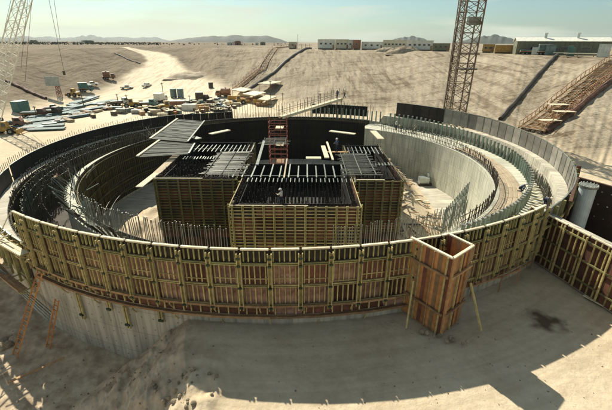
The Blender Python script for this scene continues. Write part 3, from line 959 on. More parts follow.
# its raking props
for i, (x, y) in enumerate(((6.3, 18.8), (10.9, 18.6))):
    t = thing('raking_prop', ['pale timber prop leaning on the left of the orange box', 'thin prop leaning on the right of the orange box'][i], 'prop', (x, y, -5.4))
    bar('timber', M['stud'], (0, 0, 0), (0.35 if i == 0 else -0.8, 0.9, 2.9), 0.1, 0.1, t)
# rubble at its foot
for i in range(9):
    me = CACHE.get('rk')
    if not me:
        bm = bmesh.new(); bmesh.ops.create_icosphere(bm, subdivisions=2, radius=0.5)
        for v in bm.verts: v.co *= 1 + 0.35 * noise.noise(v.co * 2.2 + Vector((5, 1, 2)))
        me = bpy.data.meshes.new('rock'); bm.to_mesh(me); bm.free(); me.materials.append(M['rock']); CACHE['rk'] = me
    o = put('rock', me, None, (7.0 + i * 0.33 + random.uniform(-.2, .2), 18.6 - 0.15 * i + random.uniform(-.5, .1) if i < 5 else 17.6 + random.uniform(-.3, .3), -5.33), (i, i * 2.1, i))
    o.scale = (random.uniform(0.15, 0.38),) * 3
    tag(o, 'small tan lump of spoil at the foot of the orange box', 'rock', 'lumps of spoil at the foot of the orange box')

# saw-horse like barrier right of the box
t = thing('timber_barrier', 'light timber barrier with two legs on the shaded fill, right of the orange box', 'barrier', on_level(498, 292, -5.4))
T0 = Vector(t.location)
for px, py in ((470, 296), (498, 292), (516, 284), (530, 268)):
    b_ = on_level(px, py, -5.4) - T0
    bar('post', M['board'], b_, b_ + Vector((0.15, 0.2, 1.35)), 0.09, 0.09, t)
bar('rail', M['board'], on_level(470, 296, -5.4) - T0 + Vector((0, 0, 0.8)), on_level(516, 284, -5.4) - T0 + Vector((0, 0, 1.2)), 0.07, 0.12, t)
bar('rail', M['board'], on_level(498, 292, -5.4) - T0 + Vector((0, 0, 1.2)), on_level(530, 268, -5.4) - T0 + Vector((0, 0, 0.6)), 0.07, 0.12, t)
t = thing('loose_plank', 'pale plank lying across the shadow edge at the right of the fill', 'plank', on_level(598, 298, -5.38))
bar('timber', M['pale'], on_level(584, 295, -5.36) - Vector(t.location), on_level(616, 312, -5.36) - Vector(t.location), 0.28, 0.07, t)

# ------------------------------------------------------------------ wing wall on the right
wa, wb = Vector((18.75, 28.6, 0)), Vector((22.6, 13.0, 0))
wd = (wb - wa).normalized(); wn_ = Vector((wd.y, -wd.x, 0))   # towards the left, facing the fill
wz = R_(math.degrees(math.atan2(wd.y, wd.x)) )
wc = (wa + wb) / 2
ww = thing('wing_wall', 'straight concrete wing wall behind the forms at the right', 'wall', (wc.x, wc.y, -5.4), 0)
o = box('concrete_core', M['concrete_d'], ((wb - wa).length, 0.8, 4.1), (0, 0, 2.0), ww, (0, 0, wz))
def make_wing_form():
    t = thing('wing_form', 'olive form panel of the wing wall', 'formwork panel')
    box('plywood_sheet', M['ply_box'], (1.78, 0.03, 4.2), (0, 0, -2.1), t)
    for x in (-0.45, 0.0, 0.45):
        box('stud', M['stud'], (0.06, 0.1, 4.0), (x, 0.07, -2.1), t)
    for z in (-0.45, -1.9, -3.4):
        box('waler', M['stud_dim'], (1.78, 0.09, 0.11), (0, 0.16, z), t)
    box('strongback', M['stud'], (0.09, 0.12, 4.0), (-0.84, 0.26, -2.1), t)
    box('top_rail', M['pale'], (1.72, 0.16, 0.08), (0.02, 0.05, -0.02), t)
    return t
M['stud_dim'] = mat('darker_olive_lumber', (0.26, 0.23, 0.09), (0.13, 0.12, 0.05), 2.0, rnd=0.3)  # darker copy of the olive lumber
wf = make_wing_form()
for i in range(8):
    o = wf if i == 0 else copy_tree(wf)
    c = wa + wd * (0.95 + i * 1.82) + wn_ * 0.45
    o.location = (c.x, c.y, -1.15)
    o.rotation_euler = (0, 0, math.atan2(-wn_.x, wn_.y))
    tag(o, 'wing wall form panel, %s from where it meets the ring' % ORD[i], 'formwork panel', 'olive form panels of the wing wall')
# steel plate box and standing pipe behind the wing wall
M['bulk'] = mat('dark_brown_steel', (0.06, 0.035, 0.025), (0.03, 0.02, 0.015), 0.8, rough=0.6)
sp = thing('steel_bulkhead', 'rust brown steel bulkhead behind the wing wall at the right edge', 'steel plate', (27, 33, -9))
S0 = Vector((27, 33, -9))
c0 = at_depth(577, 177, 34.5); c1 = at_depth(640, 190, 34.5)
def plate(p, q, z0, z1, parent, org, m='steel_brown'):
    d = q - p
    c = (p + q) / 2 - org; c.z = (z0 + z1) / 2 - org.z
    return box('plate', M[m], (math.hypot(d.x, d.y), 0.12, z1 - z0), c, parent, (0, 0, math.atan2(d.y, d.x)))
c0 = on_level(577, 177, -0.7); c1 = on_level(660, 200, -0.7); c2 = on_level(565, 222, -0.7)
c2 = c0.lerp(c2, 0.62)
for c_ in (c0, c1, c2): c_.z = 0
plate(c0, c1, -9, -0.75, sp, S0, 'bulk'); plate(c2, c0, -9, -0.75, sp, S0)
bar('top_edge', M['steel_brown'], c0 - S0 + Vector((0, 0, -0.7)), c1 - S0 + Vector((0, 0, -0.7)), 0.25, 0.1, sp)
bar('top_edge', M['steel_brown'], c2 - S0 + Vector((0, 0, -0.7)), c0 - S0 + Vector((0, 0, -0.7)), 0.25, 0.1, sp)
for i in range(7):
    for k in range(3):
        q = c0.lerp(c1, 0.12 + i * 0.12) - S0; q.z = 7.6 - k * 1.2
        tube('bolt', M['rod'], q + Vector((-0.03, -0.14, 0)), q + Vector((0, 0, 0)), 0.05, sp, 6)
M['pipe_paint'] = mat('pale_blue_pipe_paint', (0.60, 0.66, 0.64), (0.42, 0.47, 0.46), 1.2, rough=0.45)
pp = thing('standing_pipe', 'thick grey pipe standing upright with a flanged rim in front of the bulkhead', 'pipe', tuple(on_level(589, 185, -0.3).xy) + (-7.3,))
tube('barrel', M['pipe_paint'], (0, 0, 0), (0, 0, 6.9), 0.66, pp, 24)
tube('flange', M['rod'], (0, 0, 6.8), (0, 0, 7.0), 0.74, pp, 24)
for i in range(16):
    aa = i * math.pi / 8
    tube('flange_bolt', M['white'], (0.68 * math.cos(aa), 0.68 * math.sin(aa), 6.98), (0.68 * math.cos(aa), 0.68 * math.sin(aa), 7.1), 0.035, pp, 6)
tube('pipe_strap', M['steel_red'], (0.66, -0.1, 0.2), (0.66, -0.1, 6.6), 0.09, pp, 6)
t = thing('survey_stake', 'dark upright stake behind the steel bulkhead', 'stake', Vector((28.9, 38.0, -9)))
bar('timber', M['steel_brown'], (0, 0, 0), (-0.5, 0, 8.3), 0.3, 0.3, t)

# ------------------------------------------------------------------ the three formed boxes in the middle
def form_face(parent, org, p, q, zt, zb, nv, frame='stud', face='ply_box', dz=0.34, thick=True, zvis=-9.5):
    """a formed wall face from p to q, seen from its outer (left of q-p reversed) side"""
    d = q - p; L = d.length; u = d / L
    nrm = Vector((u.y, -u.x, 0)); rz = math.atan2(u.y, u.x)
    nb = max(1, int(round(L / 2.4)))
    for i in range(nb):
        zz = zt
        k = 0
        while zz > zb + 0.1:
            h = min(1.22, zz - zb)
            c = p + u * (L * (i + 0.5) / nb) - org; c.z = zz - h / 2 - org.z
            box('plywood_sheet', M[face if (i + k) % 3 else 'ply_dark'], (L / nb - 0.02, 0.04, h - 0.015), c, parent, (0, 0, rz))
            zz -= h; k += 1
    z = zt - 0.12; k = 0
    while z > zvis:
        c = p + u * (L / 2) - org + nrm * 0.08; c.z = z - org.z
        box('horizontal_stud', M[frame], (L + 0.06, 0.10, 0.075), c, parent, (0, 0, rz))
        z -= dz; k += 1
    for i in range(nv):
        for s in (-0.06, 0.06):
            c = p + u * (0.25 + (L - 0.5) * i / (nv - 1) + s) - org + nrm * 0.19; c.z = (zt + 0.05 + zvis) / 2 - org.z
            box('vertical_waler', M['waler' if frame == 'stud' else frame], (0.07, 0.12, zt + 0.05 - zvis), c, parent, (0, 0, rz))
M['stud_dim'] = mat('darker_olive_lumber', (0.26, 0.23, 0.09), (0.13, 0.12, 0.05), 2.0, rnd=0.3)
def formed_box(label, x0, x1, y0, y1, zt, zb, nv, frame):
    org = Vector(((x0 + x1) / 2, y0, zb))
    t = thing('formwork_box', label, 'formwork', org)
    A, B, C_, D_ = Vector((x0, y0, 0)), Vector((x1, y0, 0)), Vector((x1, y1, 0)), Vector((x0, y1, 0))
    form_face(t, org, A, B, zt, zb, nv, frame)
    form_face(t, org, B, C_, zt, zb, 5, frame, dz=0.6)
    form_face(t, org, D_, A, zt, zb, 5, frame, dz=0.6)
    # black inner faces, and a black sheet standing for the shaded void
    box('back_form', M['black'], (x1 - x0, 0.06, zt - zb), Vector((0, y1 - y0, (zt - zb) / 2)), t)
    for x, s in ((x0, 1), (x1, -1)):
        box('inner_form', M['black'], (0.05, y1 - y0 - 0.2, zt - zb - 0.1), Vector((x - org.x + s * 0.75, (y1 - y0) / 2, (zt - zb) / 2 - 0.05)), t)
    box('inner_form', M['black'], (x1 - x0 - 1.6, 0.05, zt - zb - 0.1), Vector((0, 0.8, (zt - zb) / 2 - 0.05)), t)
    box('void_shade_sheet', M['black'], (x1 - x0 - 0.2, y1 - y0 - 0.2, 0.1), Vector((0, (y1 - y0) / 2, zt - 3.2 - zb)), t)
    # light edge board along the front
    L = x1 - x0
    box('edge_board', M['pale'], (L * 0.6, 0.10, 0.07), Vector((-L * 0.2, -0.05, zt - zb + 0.05)), t)
    # vertical bars of the cage
    mb = MB()
    n = int(L / 0.33)
    for i in range(n):
        for yy in (0.35, 0.62):
            x = x0 + 0.15 + i * 0.33 - org.x
            mb.tube((x, yy, zt - zb - 3), (x + random.uniform(-.04, .04), yy, zt - zb + 0.12 + random.uniform(-.1, .25)), 0.03, 5)
    for i in range(int((y1 - y0) / 0.4)):
        for xx in (0.3, 0.6, L - 0.3, L - 0.6):
            y = 0.4 + i * 0.4
            mb.tube((xx - L / 2, y, zt - zb - 3), (xx - L / 2, y, zt - zb + random.uniform(0.0, .4)), 0.03, 5)
    for k in range(int(L / 0.36)):
        for yy in (3.0, 5.2):
            if yy < y1 - y0:
                x = -L / 2 + 0.9 + k * 0.36
                if x < L / 2 - 0.9:
                    mb.tube((x, yy, zt - zb - 3.1), (x, yy, zt - zb - 0.5 + random.uniform(-.3, .2)), 0.035, 5)
    yy = 1.5
    while yy < min(y1 - y0 - 0.8, 7.5):
        for k in range(int((L - 1.8) / 0.42)):
            x = -L / 2 + 0.95 + k * 0.42
            mb.tube((x, yy, zt - zb - 3.1), (x + random.uniform(-.03, .03), yy, zt - zb + (-0.35 if yy < 2 else 0.15) + random.uniform(-.25, .2)), 0.03, 4)
        yy += 0.95
    tag(mb.make('cage_bar', M['rebar'], t), kind='stuff')
    return t
formed_box('foremost box of olive formwork in the centre of the ring, open on top', -7.1, 5.05, 32.4, 45.6, -3.0, -12.5, 13, 'stud')
formed_box('left dark box of formwork set back beside the central box', -16.9, -7.9, 39.9, 56.5, -3.0, -12.5, 8, 'stud_dim')
formed_box('right box of reddish formwork set back beside the central box', 5.6, 10.7, 39.7, 55.0, -3.0, -12.5, 6, 'stud_dim')

# pale joists laid front to back over the central box
jt = thing('joist_row', 'row of pale joists laid front to back over the central box', 'joists', (-1, 42, -2.9))
for i in range(13):
    x = -8.2 + i * 1.04
    L = 4.6 if i % 2 == 0 else 3.9
    bar('joist', M['rod'], Vector((x + 1, -1.9, 0.02)), Vector((x * 0.99 + 1, -1.9 + L, 0.12)), 0.14, 0.12, jt)
jt = thing('joist_row', 'row of short pale joist ends just behind the open front of the central box', 'joists', (-1, 39.3, -2.95))
for i in range(26):
    x = -6.4 + i * 0.47
    bar('joist', M['rod'], Vector((x + 1, -0.5, 0.0)), Vector((x + 1, 0.55 + random.uniform(-.1, .1), 0.05)), 0.09, 0.09, jt)
bar('cross_rail', M['rod'], Vector((-8, 1.4, 0.06)), Vector((6.5, 1.4, 0.06)), 0.07, 0.07, jt)
def bar_field(label, x0, x1, y0, y1, z, nx, ny, m='rod', skew=0.0, wob=0.06, name='bar_mat'):
    t = thing(name, label, 'rebar', ((x0 + x1) / 2, (y0 + y1) / 2, z))
    O = Vector(((x0 + x1) / 2, (y0 + y1) / 2, z))
    for j in range(ny):
        y = y0 + (y1 - y0) * j / (ny - 1)
        o_ = skew * (y - y0)
        tube('cross_bar', M[m], Vector((x0 + o_ + random.uniform(-.8, .4), y, z)) - O, Vector((x1 + o_ + random.uniform(-.4, .9), y + random.uniform(-wob, wob), z + random.uniform(0, .12))) - O, 0.05, t, 5)
    for i in range(nx):
        x = x0 + (x1 - x0) * i / (nx - 1)
        tube('long_bar', M[m], Vector((x, y0, z + 0.1)) - O, Vector((x + skew * (y1 - y0), y1, z + 0.14)) - O, 0.055, t, 5)
    return t
bar_field('grey bar mat bunched over the right part of the left box', -11.4, -7.6, 40.6, 50.0, -2.75, 3, 34, m='midrod', wob=0.12)
bar_field('grey bar mat over the left part of the right box, rods bunched toward the front', 4.6, 7.9, 40.6, 49.5, -2.75, 3, 32, m='midrod', wob=0.12)
bar_field('small bar mat behind the central box on the left', -6.6, -3.2, 56, 60, -3.2, 3, 7, m='midrod')
def joists(label, pts, L, m='rod', dx=0.0):
    t = thing('joist_row', label, 'joists', pts[0])
    O = Vector(pts[0]); n = pts[2]
    for i in range(n):
        p = Vector(pts[0]).lerp(Vector(pts[1]), i / (n - 1)) - O + Vector((random.uniform(-.04, .04), random.uniform(-.15, .15), 0))
        bar('joist', M[m], p, p + Vector((dx, L, 0.06)), 0.11, 0.10, t)
    bar('cross_rail', M['midrod'], Vector((-.4, L * .5, -.06)), Vector(pts[1]) - O + Vector((.4, L * .5, -.06)), 0.07, 0.07, t)
    return t
joists('row of long pale joists over the back of the left box', ((-15.4, 50.6, -2.85), (-7.6, 50.6, -2.85), 14), 3.4)
joists('row of short joist ends in front of the long joists of the left box', ((-15.8, 47.2, -2.9), (-10.6, 47.2, -2.9), 16), 0.9)
joists('row of pale joists over the back of the right box', ((5.9, 50.0, -2.85), (10.4, 50.0, -2.85), 9), 3.2)
joists('row of short joist ends in front of the pale joists of the right box', ((7.4, 44.8, -2.9), (10.6, 44.8, -2.9), 9), 0.9)
# slab decks at the upper left, grey sheets with pale edge planks
def slab_deck(label, corners, z, m='bluegrey', n=12):
    c = [Vector((x, y, z)) for x, y in corners]
    O = sum(c, Vector()) / 4
    t = thing('slab_deck', label, 'deck', O)
    for i in range(n):
        a0, a1 = c[0].lerp(c[3], i / n), c[0].lerp(c[3], (i + random.uniform(.5, .8)) / n)
        b0, b1 = c[1].lerp(c[2], i / n), c[1].lerp(c[2], (i + random.uniform(.5, .8)) / n)
        dz = Vector((0, 0, random.uniform(-0.03, 0.05))); th = Vector((0, 0, -0.08))
        v = [p - O + dz for p in (a0, b0, b1, a1)]; v += [p + th for p in v]
        put('deck_board', mesh_from(v, [(0, 1, 2, 3), (7, 6, 5, 4), (0, 4, 5, 1), (1, 5, 6, 2), (2, 6, 7, 3), (3, 7, 4, 0)], 'deck_board', M[m]), t)
    bar('edge_plank', M['pale'], c[0] - O + Vector((-.1, 0, .08)), c[3] - O + Vector((-.1, 0, .08)), 0.32, 0.14, t)
    bar('joist', M['rod'], c[1] - O + Vector((.1, 0, .06)), c[2] - O + Vector((.1, 0, .06)), 0.2, 0.12, t)
    return t
U = lambda x, y, z=-2.0: tuple(on_level(x, y, z)[:2])
slab_deck('upper grey deck of sheets between pale planks, above the left box', [U(151, 139), U(187, 142), U(204, 121), U(178, 119)], -2.0, 'deck_grey', 24)
slab_deck('lower grey deck with a pale edge plank, overhanging left of the left box', [U(138, 156), U(188, 153), U(194, 143), U(160, 140)], -2.1, 'deck_grey', 16)
t = thing('loose_planks', 'long pale plank propped along the left side of the left box', 'plank', on_level(150, 175, -3.0))
bar('timber', M['pale'], on_level(139, 187, -3.0) - Vector(t.location), on_level(158, 172, -3.0) - Vector(t.location), 0.75, 0.08, t)
t = thing('loose_planks', 'broad pale plank rising from the left box towards the grey decks', 'plank', on_level(170, 165, -2.9))
bar('timber', M['tan'], on_level(157, 173, -3.0) - Vector(t.location), on_level(182, 150, -2.6) - Vector(t.location), 0.9, 0.08, t)
def loose(label, a, b, z, w, m='pale', h=0.14, z2=None):
    p, q = on_level(*a, z), on_level(*b, z if z2 is None else z2)
    t = thing('loose_plank', label, 'plank', (p + q) / 2)
    bar('timber', M[m], p - (p + q) / 2, q - (p + q) / 2, w, h, t)
loose('pale beam lying on the dark form shelf at the upper left of the pit', (210, 134), (229, 130), -3.2, 0.9)
loose('pale plank heap beside the upper left deck', (184, 134), (199, 139), -2.4, 1.0, 'rod')
loose('pale beam resting in the dark upper right of the pit', (330, 131), (355, 134), -3.4, 0.9)
loose('short pale beam tilted on the inner wall top, upper right', (373, 131), (381, 139), -4.2, 1.1)
loose('bright plank flat behind the central box, right of the scaffold tower', (306, 158), (321, 158), -3.2, 1.0)
loose('tilted pale plank between the bright plank and the bar mat', (323, 146), (327, 158), -3.0, 0.6)
loose('thin pale plank standing left of the right bar mat', (327, 142), (333, 160), -2.6, 0.25)
loose('leaning pale plank at the left of the scaffold tower', (264, 141), (257, 165), -2.6, 0.35, 'rod')
loose('pale plank end resting against the front left corner of the central box', (229, 211), (233, 201), -4.2, 0.22, z2=-2.6)
loose('tall pale prop in the front of the joists', (287, 159), (284, 178), -2.6, 0.16, 'tan')

# scaffold tower
tw = thing('scaffold_tower', 'red-brown scaffold tower standing before the dark back wall', 'scaffold tower', (-5.1, 68, -12.5))
tx, ty, th_ = 1.6, 1.3, 10.9
for sx in (-1, 1):
    for sy in (-1, 1):
        tube('standard', M['steel_red'], (sx * tx, sy * ty, 0), (sx * tx, sy * ty, th_ + 0.6), 0.07, tw, 6)
for sx in (-0.35, 0.35):
    tube('standard', M['steel_red'], (sx * tx, -ty, 0), (sx * tx, -ty, th_), 0.05, tw, 6)
k = 0
z = 0.5
while z < th_:
    for sy in (-1, 1): tube('ledger', M['steel_red'], (-tx, sy * ty, z), (tx, sy * ty, z), 0.05, tw, 6)
    for sx in (-1, 1): tube('ledger', M['steel_red'], (sx * tx, -ty, z), (sx * tx, ty, z), 0.05, tw, 6)
    s = 1 if k % 2 else -1
    tube('brace', M['steel_red'], (-tx * s, -ty - 0.06, z), (0, -ty - 0.06, z + 0.9), 0.035, tw, 6)
    z += 0.9; k += 1
for z in (3.2, 6.4, 9.4):
    box('platform', M['pale' if z > 6 else 'board'], (1.4, 2.4, 0.08), (0.3, 0, z), tw)
# gangway from the tower to the far rim
g0 = Vector((-4.6, 68.6, -1.25)); g1 = at_depth(341, 98, 79.5)
gw = thing('gangway', 'long pale gangway rising from the scaffold tower to the far rim', 'gangway', (g0 + g1) / 2)
GO = (g0 + g1) / 2
u = (g1 - g0).normalized(); sd_ = Vector((u.y, -u.x, 0)).normalized() * 0.55
for k in range(4):
    s_ = sd_ * (k - 1.5) / 1.5 * 0.75
    bar('deck_plank', M['pale'], g0 + s_ - GO, g1 + s_ - GO, 0.26, 0.08, gw)
for s in (-1, 1):
    bar('edge_beam', M['pale'], g0 + sd_ * s - GO + Vector((0, 0, -.15)), g1 + sd_ * s - GO + Vector((0, 0, -.15)), 0.12, 0.42, gw)
    for i in range(10):
        p = g0.lerp(g1, i / 9) + sd_ * s - GO
        tube('rail_post', M['rebar'], p, p + Vector((0, 0, 1.9)), 0.045, gw, 6)
    bar('hand_rail', M['rebar'], g0 + sd_ * s - GO + Vector((0, 0, 1.0)), g1 + sd_ * s - GO + Vector((0, 0, 1.0)), 0.05, 0.05, gw)
for s in (-1, 1):
    p = g1 + sd_ * s - u * 0.5 - GO
    tube('trestle_leg', M['rebar'], p, Vector((p.x, p.y, -4.4 - GO.z)), 0.09, gw, 6)

# side walk of boards and rubble at the right of the boxes, on the basement floor
def slope_z(x, y):
    """surface of the debris bank beside the right box"""
    e = sm(10.6, 11.4, x) * (1 - sm(14.0, 19.5, x))
    return -12.5 + e * (3.4 * sm(44, 66, y) + 0.9) * (1 - sm(70, 76, y)) * (0.92 + 0.08 * noise.noise(Vector((x * .5, y * .4, 3))))
v, f = [], []
for j in range(70):
    for i in range(30):
        x, y = 10.2 + i * 0.34, 38 + j * 0.55
        v.append((x, y, slope_z(x, y) - (0.1 if i in (0, 29) else 0)))
for j in range(69):
    for i in range(29): f.append((j * 30 + i, j * 30 + i + 1, (j + 1) * 30 + i + 1, (j + 1) * 30 + i))
tag(put('debris_bank', mesh_from(v, f, 'debris_bank', SOIL, True)), 'tan bank of earth and debris descending beside the right box', 'earth bank')
sl = thing('timber_ramp', 'broken board ramp descending the debris bank beside the right box', 'ramp', (13, 50, -9))
for k in range(9):
    y0 = 42 + k * 3.2
    for q in range(2):
        p = Vector((12.6 + q * .45 + random.uniform(-.3, .3), y0, 0)); w_ = Vector((12.6 + q * .45 + random.uniform(-.3, .3), y0 + 3.0, 0))
        p.z = slope_z(p.x, p.y) + .25; w_.z = slope_z(w_.x, w_.y) + .3
        bar('ramp_board', M[random.choice(('tan', 'pale', 'board'))], p - Vector((13, 50, -9)), w_ - Vector((13, 50, -9)), 0.3, 0.07, sl)
for i in range(170):
    x = 11.2 + random.random() ** 1.3 * 7.5; y = 40 + random.random() * 28
    p = Vector((x, y, slope_z(x, y) + random.uniform(.05, .25)))
    ang = random.uniform(0, 3.1); L = random.uniform(0.5, 2.6)
    m_ = random.choice(['pale', 'tan', 'tan', 'rebar', 'rebar', 'tan', 'midrod', 'board'])
    t = thing('scrap_timber', 'piece of scrap timber strewn beside the right box', 'scrap timber', p, ang, 'scrap timber strewn right of the right box')
    box('timber', M[m_], (round(L, 1), random.choice((0.08, 0.12, 0.3)), 0.08), (0, 0, 0), t, (random.uniform(-.1, .1), random.uniform(-.12, .12), 0))
# soil heaps; the mound left of the boxes stands for lit floor
def heap(label, name, cx, cy, rx, ry, z0, h, m, seed):
    n = 34; v, f = [], []
    for j in range(n):
        for i in range(n):
            x, y = -1 + 2 * i / (n - 1), -1 + 2 * j / (n - 1)
            d = max(0, 1 - (x * x + y * y) ** 1.4)
            v.append((x * rx, y * ry, d * h * (0.85 + 0.22 * noise.noise(Vector((x * 3, y * 3, seed))) + 0.10 * noise.noise(Vector((x * 9, y * 9, seed)))) - 0.05))
    for j in range(n - 1):
        for i in range(n - 1): f.append((j * n + i, j * n + i + 1, (j + 1) * n + i + 1, (j + 1) * n + i))
    o = put(name, mesh_from(v, f, name, m, True), None, (cx, cy, z0))
    return tag(o, label, 'earth heap')
heap('sandy mound standing for the lit floor left of the left box', 'lit_floor_mound', -20.3, 43, 4.6, 9.5, -12.45, 3.2, SOIL, 2)
t = thing('pump_skid', 'grey pump skid standing in front of the pale inner wall', 'pump', on_level(426, 184, -12.4))
box('skid_base', M['rebar'], (3.2, 1.6, 0.3), (0, 0, 0.15), t); box('housing', M['galv'], (1.7, 1.3, 1.0), (-0.5, 0, 0.8), t)
tube('motor', M['rod'], (0.4, 0, 0.75), (1.5, 0, 0.75), 0.4, t, 12); box('control_box', M['white'], (0.3, 0.6, 0.7), (0.3, 0.3, 1.6), t)

# clutter on the left annulus: form ends, bars and a pale panel
def tangle(label, cx, cy, cz, n, r, seed, ms=('rod', 'rebar', 'dowel')):
    rg = random.Random(seed)
    t = thing('bar_tangle', label, 'rebar', (cx, cy, cz))
    for i in range(n):
        p = Vector((rg.uniform(-r, r), rg.uniform(-r, r), rg.uniform(0, .3)))
        q = p + Vector((rg.uniform(-1.2, 1.2), rg.uniform(-1.2, 1.2), rg.uniform(0.3, 2.0)))
        bar('bar', M[rg.choice(ms)], p, q, 0.07, 0.07, t)
    return t
c = P(27.6, -150, -4.9); tangle('tangle of grey bars at the left of the inner wall, beside the pale stripped form', c.x, c.y, c.z, 14, 1.4, 1)
c = P(27.6, -162, -4.9); tangle('heap of pale boards and bars on the wall top, upper left', c.x, c.y, c.z, 12, 1.2, 2, ('pale', 'rod', 'rebar'))
c = P(27.6, -136, -4.9); tangle('tangle of bars and boards behind the leftmost tall form', c.x, c.y, c.z, 14, 1.4, 3)
c = P(28.8, 150, -4.9); tangle('small heap with a white sack on the far left wall top', c.x, c.y, c.z, 14, 0.9, 4, ('white', 'rod', 'rebar'))
c = P(35.2, -126, -2.9); tangle('bright bars dumped on the far left walkway', c.x, c.y, c.z, 14, 0.7, 5, ('pale', 'white'))
c = P(29.4, 40, -4.9); tangle('pile of pale boards by the workers at the back of the dowel ring', c.x, c.y, c.z, 16, 1.0, 6, ('pale', 'tan', 'rod'))
for i in range(16):      # light upright form ends along the left inner wall
    pass
mb = MB()
for i in range(150):
    a = 148 + i * 0.62
    for rr, zz in ((31.8, -4.1),):
        mb.tube(P(rr, a, -9.2), P(rr + random.uniform(-.1, .1), a + random.uniform(-.1, .1), zz + random.uniform(-.3, .3)), 0.05, 5)
for z in (-5.0, -6.2, -7.4):
    for rr in (31.8,):
        for i in range(31): mb.bar(P(rr, 148 + i * 3, z), P(rr, 151 + i * 3, z), 0.06)
under(iw, tag(mb.make('trench_bar', M['midrod']), kind='stuff'))
lr = thing('light_form_strips', 'pale leaning strips of form lining curving along the near left inner wall', 'formwork', (CX, CY, -5))
for i in range(30):
    a = -166 + i * 1.75
    p = P(27.9, a, -4.9); q = P(28.9, a + 1.0, -3.2 + 0.3 * math.sin(i))
    under(lr, bar('strip', M['rod' if i % 3 else 'rebar'], p, q, 0.22, 0.05))

# ------------------------------------------------------------------ people
def grow(name, pts, edges, m, parent, root=0, sub=1):
    """one continuous skinned surface from joints (x, y, z, radius)"""
    me = bpy.data.meshes.new(name)
    me.from_pydata([p[:3] for p in pts], edges, [])
    o = bpy.data.objects.new(name, me); COL.objects.link(o); o.parent = parent
    o.modifiers.new('skin', 'SKIN'); s = o.modifiers.new('sub', 'SUBSURF'); s.levels = sub; s.render_levels = sub
    me.skin_vertices[0].data
    for i, p in enumerate(pts):
        rr = p[3]
        me.skin_vertices[0].data[i].radius = rr if isinstance(rr, tuple) else (rr, rr)
        me.skin_vertices[0].data[i].use_root = (i == root)
    me.materials.append(m)
    bpy.context.view_layer.update()
    dg = bpy.context.evaluated_depsgraph_get()
    nm = bpy.data.meshes.new_from_object(o.evaluated_get(dg))
    o.modifiers.clear(); o.data = nm
    for p in nm.polygons: p.use_smooth = True
    return o

